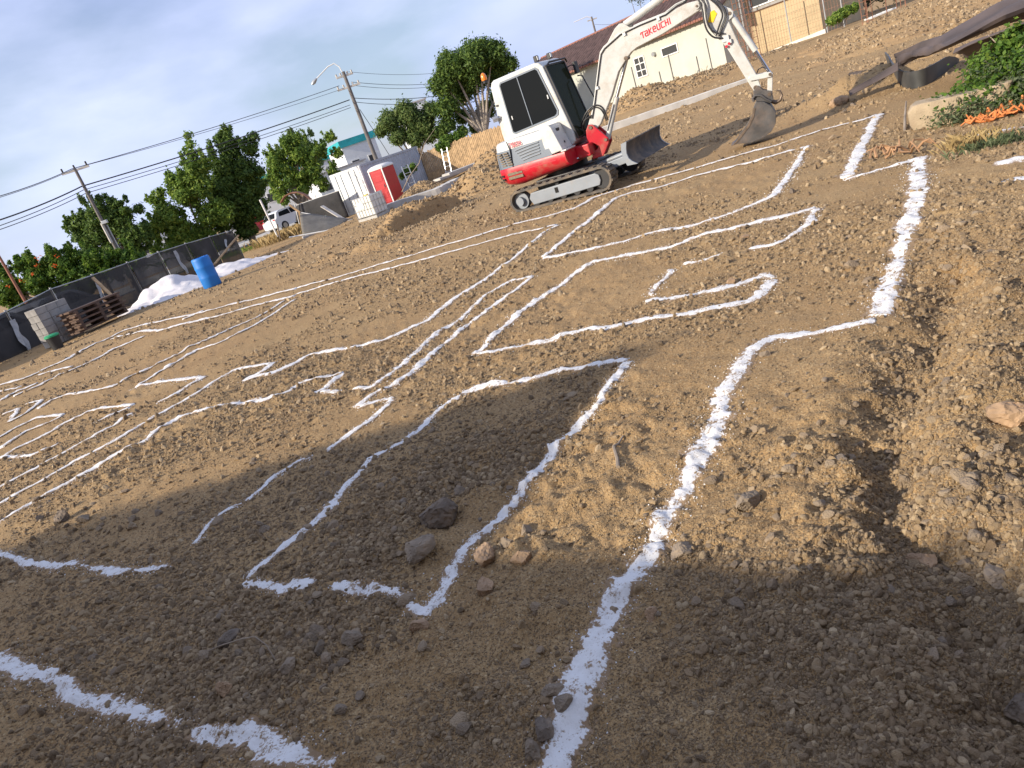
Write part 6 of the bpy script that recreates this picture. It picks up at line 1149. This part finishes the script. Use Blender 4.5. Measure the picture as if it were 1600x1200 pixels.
V, F = leaves(cl, 3000, .035, shell=.2); link('foliage', npmesh('foliage', V-b0, F, False), M['leaf2'], cr_); MB().tube([(0, 0, 0), (.1, -.05, 1.2), (.3, -.2, 2.3)], [.03, .025, .015], 6).build('stem', M['bark'], cr_, True)
cr2 = empty('shade_creeper', (-5.44, 1.94, 0), R(147), 'leafy creeper added unseen on the shed roof edge to fray its shadow', 'shade_creeper')  # made-up leaves that soften the shadow edge of the shed
cl = [(np.array([.12, SLY*f, 2.95+.03*math.sin(f*17)]), .10, .28, .05+.05*random.random()) for f in np.linspace(0, .5, 5)]+[(np.array([SLX*f, .0, ZH+(ZL-ZH)*f+.03]), .30, .14, .08+.08*random.random()) for f in np.linspace(0, 1, 10)]
V, F = leaves(cl, 2600, .032, shell=.2); link('foliage', npmesh('foliage', V, F, False), M['leaf2'], cr2); MB().tube([(-.05, .1, 0), (-.06, .2, 1.5), (.0, .3, 3.0)], [.03, .025, .015], 6).build('stem', M['bark'], cr2, True)
nh = empty('sky_block_house', (6.5, -8, 0), 0, 'unseen two storey house added behind the camera to cut sky light', 'house')  # added out of view to block sky light and deepen the foreground shade
MB().box((0, 0, 3.2), (15, 9, 7)).build('wall', M['wally'], nh); MB().box((0, 0, 6.8), (15.8, 9.8, .25)).build('roof_slab', M['fascia'], nh)
for x in (-5, -1.5, 2.5, 6):
    for z in (1.6, 4.9): w = MB().box((x, 4.5, z), (1.4, .12, 1.3)).build('window', M['winw'], nh); MB().box((x, 4.565, z), (1.2, .03, 1.1)).build('pane', M['pane'], w)
# ------------------------------------------------------------------ gravel over the site and the heaps
NG = 520000
r_ = (rng.uniform(40**-.55, 1.2**-.55, NG))**(-1/.55); a_ = rng.uniform(R(-52), R(47), NG)
gx = r_*np.sin(a_); gy = r_*np.cos(a_)
patchy = noise(gx/1.3+3, gy/1.3, 51)+.7*noise(gx/.45, gy/.45, 52)
dens = .34+1.9*patchy+.22*sst((r_-3.5)/3); df, _ = seg_dist(gx, gy, FURROW); dens = dens+1.0*np.exp(-(df/.35)**2)
dbk, _ = seg_dist(gx, gy, BANK); dbm, _ = seg_dist(gx, gy, BERM); dens = dens+1.5*np.exp(-(dbk/1.3)**2)+1.5*np.exp(-(dbm/.7)**2)
RUB = [_flat(*p) for p in ((620, 690), (700, 760), (560, 860), (400, 960), (620, 1010), (420, 1080))]
drb = np.min([np.hypot(gx-p[0], gy-p[1]) for p in RUB], axis=0); rub = np.exp(-(drb/.4)**2)*(.5+1.5*np.maximum(0, patchy)); dens = dens+.35*rub
ok = rng.uniform(0, 1, NG) < np.clip(dens, .05, 1); gx, gy, r_, rub = gx[ok], gy[ok], r_[ok], rub[ok]; NG = len(gx)
sz = .0031*(1-rng.uniform(0, 1, NG)*.996)**(-.43)*(1+.24*np.maximum(r_-1.8, 0)**.9)*(1+.6*rub); sz = np.clip(sz, .002, .014+.0032*r_)
nf = 150000; rf = (rng.uniform(9**-.9, 1.15**-.9, nf))**(-1/.9); af = rng.uniform(R(-52), R(47), nf); gx = np.concatenate([gx, rf*np.sin(af)]); gy = np.concatenate([gy, rf*np.cos(af)]); r_ = np.concatenate([r_, rf]); sz = np.concatenate([sz, rng.uniform(.0013, .0034, nf)*(1+.22*rf)]); NG = len(gx)
occ = np.zeros((1600, 1600), bool); cpts = np.concatenate(CHALK_PTS); occ[np.clip(((cpts[:, 0]+20)/.025).astype(int), 0, 1599), np.clip((cpts[:, 1]/.025).astype(int), 0, 1599)] = True
hit = occ[np.clip(((gx+20)/.025).astype(int), 0, 1599), np.clip((gy/.025).astype(int), 0, 1599)]; ok = ~hit | (rng.uniform(0, 1, NG) < .16); gx, gy, r_, sz = gx[ok], gy[ok], r_[ok], sz[ok]; NG = len(gx)
gzz = grid_z(gx, gy)+sz*.10
if HEAP_PTS:
    hp = np.concatenate(HEAP_PTS); gx = np.concatenate([gx, hp[:, 0]]); gy = np.concatenate([gy, hp[:, 1]]); gzz = np.concatenate([gzz, hp[:, 2]]); sz = np.concatenate([sz, hp[:, 3]]); NG = len(gx)
def scatter(name, label, cat, X, Y, Z, sz, shapes):
    n = len(X); me = bpy.data.meshes.new(name); me.vertices.add(n); me.vertices.foreach_set('co', np.stack([X, Y, Z], 1).astype(np.float32).ravel())
    def attr(a, t, dt, val): t_ = me.attributes.new(a, t, 'POINT'); t_.data.foreach_set(dt, val)
    attr('rot', 'FLOAT_VECTOR', 'vector', rng.uniform(0, 6.28, (n, 3)).astype(np.float32).ravel()); attr('scl', 'FLOAT_VECTOR', 'vector', np.repeat(sz, 3).astype(np.float32)); attr('idx', 'INT', 'value', rng.integers(0, 8, n).astype(np.int32)); me.update()
    o = link(name, me); tag(o, label, cat, kind='stuff')
    ng = bpy.data.node_groups.new('scatter_'+name, 'GeometryNodeTree'); ng.interface.new_socket('Geometry', in_out='INPUT', socket_type='NodeSocketGeometry'); ng.interface.new_socket('Geometry', in_out='OUTPUT', socket_type='NodeSocketGeometry')
    gi = ng.nodes.new('NodeGroupInput'); go = ng.nodes.new('NodeGroupOutput'); ci = ng.nodes.new('GeometryNodeCollectionInfo'); ip = ng.nodes.new('GeometryNodeInstanceOnPoints')
    ci.inputs['Collection'].default_value = shapes; ci.inputs['Separate Children'].default_value = True; ci.inputs['Reset Children'].default_value = True; ip.inputs['Pick Instance'].default_value = True
    def named(a, t): k = ng.nodes.new('GeometryNodeInputNamedAttribute'); k.data_type = t; k.inputs['Name'].default_value = a; return [q for q in k.outputs if q.enabled and q.name == 'Attribute'][0]
    ng.links.new(gi.outputs[0], ip.inputs['Points']); ng.links.new(ci.outputs[0], ip.inputs['Instance']); ng.links.new(named('idx', 'INT'), ip.inputs['Instance Index']); ng.links.new(named('rot', 'FLOAT_VECTOR'), ip.inputs['Rotation']); ng.links.new(named('scl', 'FLOAT_VECTOR'), ip.inputs['Scale']); ng.links.new(ip.outputs[0], go.inputs[0])
    o.modifiers.new('scatter', 'NODES').node_group = ng
scatter('gravel', 'loose brown gravel and soil crumbs covering the building site', 'gravel', gx, gy, gzz, sz, gcol)
ccol = bpy.data.collections.new('chalk_shapes'); mch = mat('chalk_crumb', (.72, .71, .70), 1., var=.05)
for k in range(8):
    v, f = stone_shape(0, rng, .6, 4); me = npmesh('chalk_bit', v, f, False); me.materials.append(mch); ccol.objects.link(bpy.data.objects.new('chalk_bit', me))
dd = np.concatenate(DUST); scatter('chalk_crumbs', 'stray white chalk crumbs scattered beside the lines', 'chalk', dd[:, 0], dd[:, 1], grid_z(dd[:, 0], dd[:, 1])+.001, dd[:, 2], ccol)
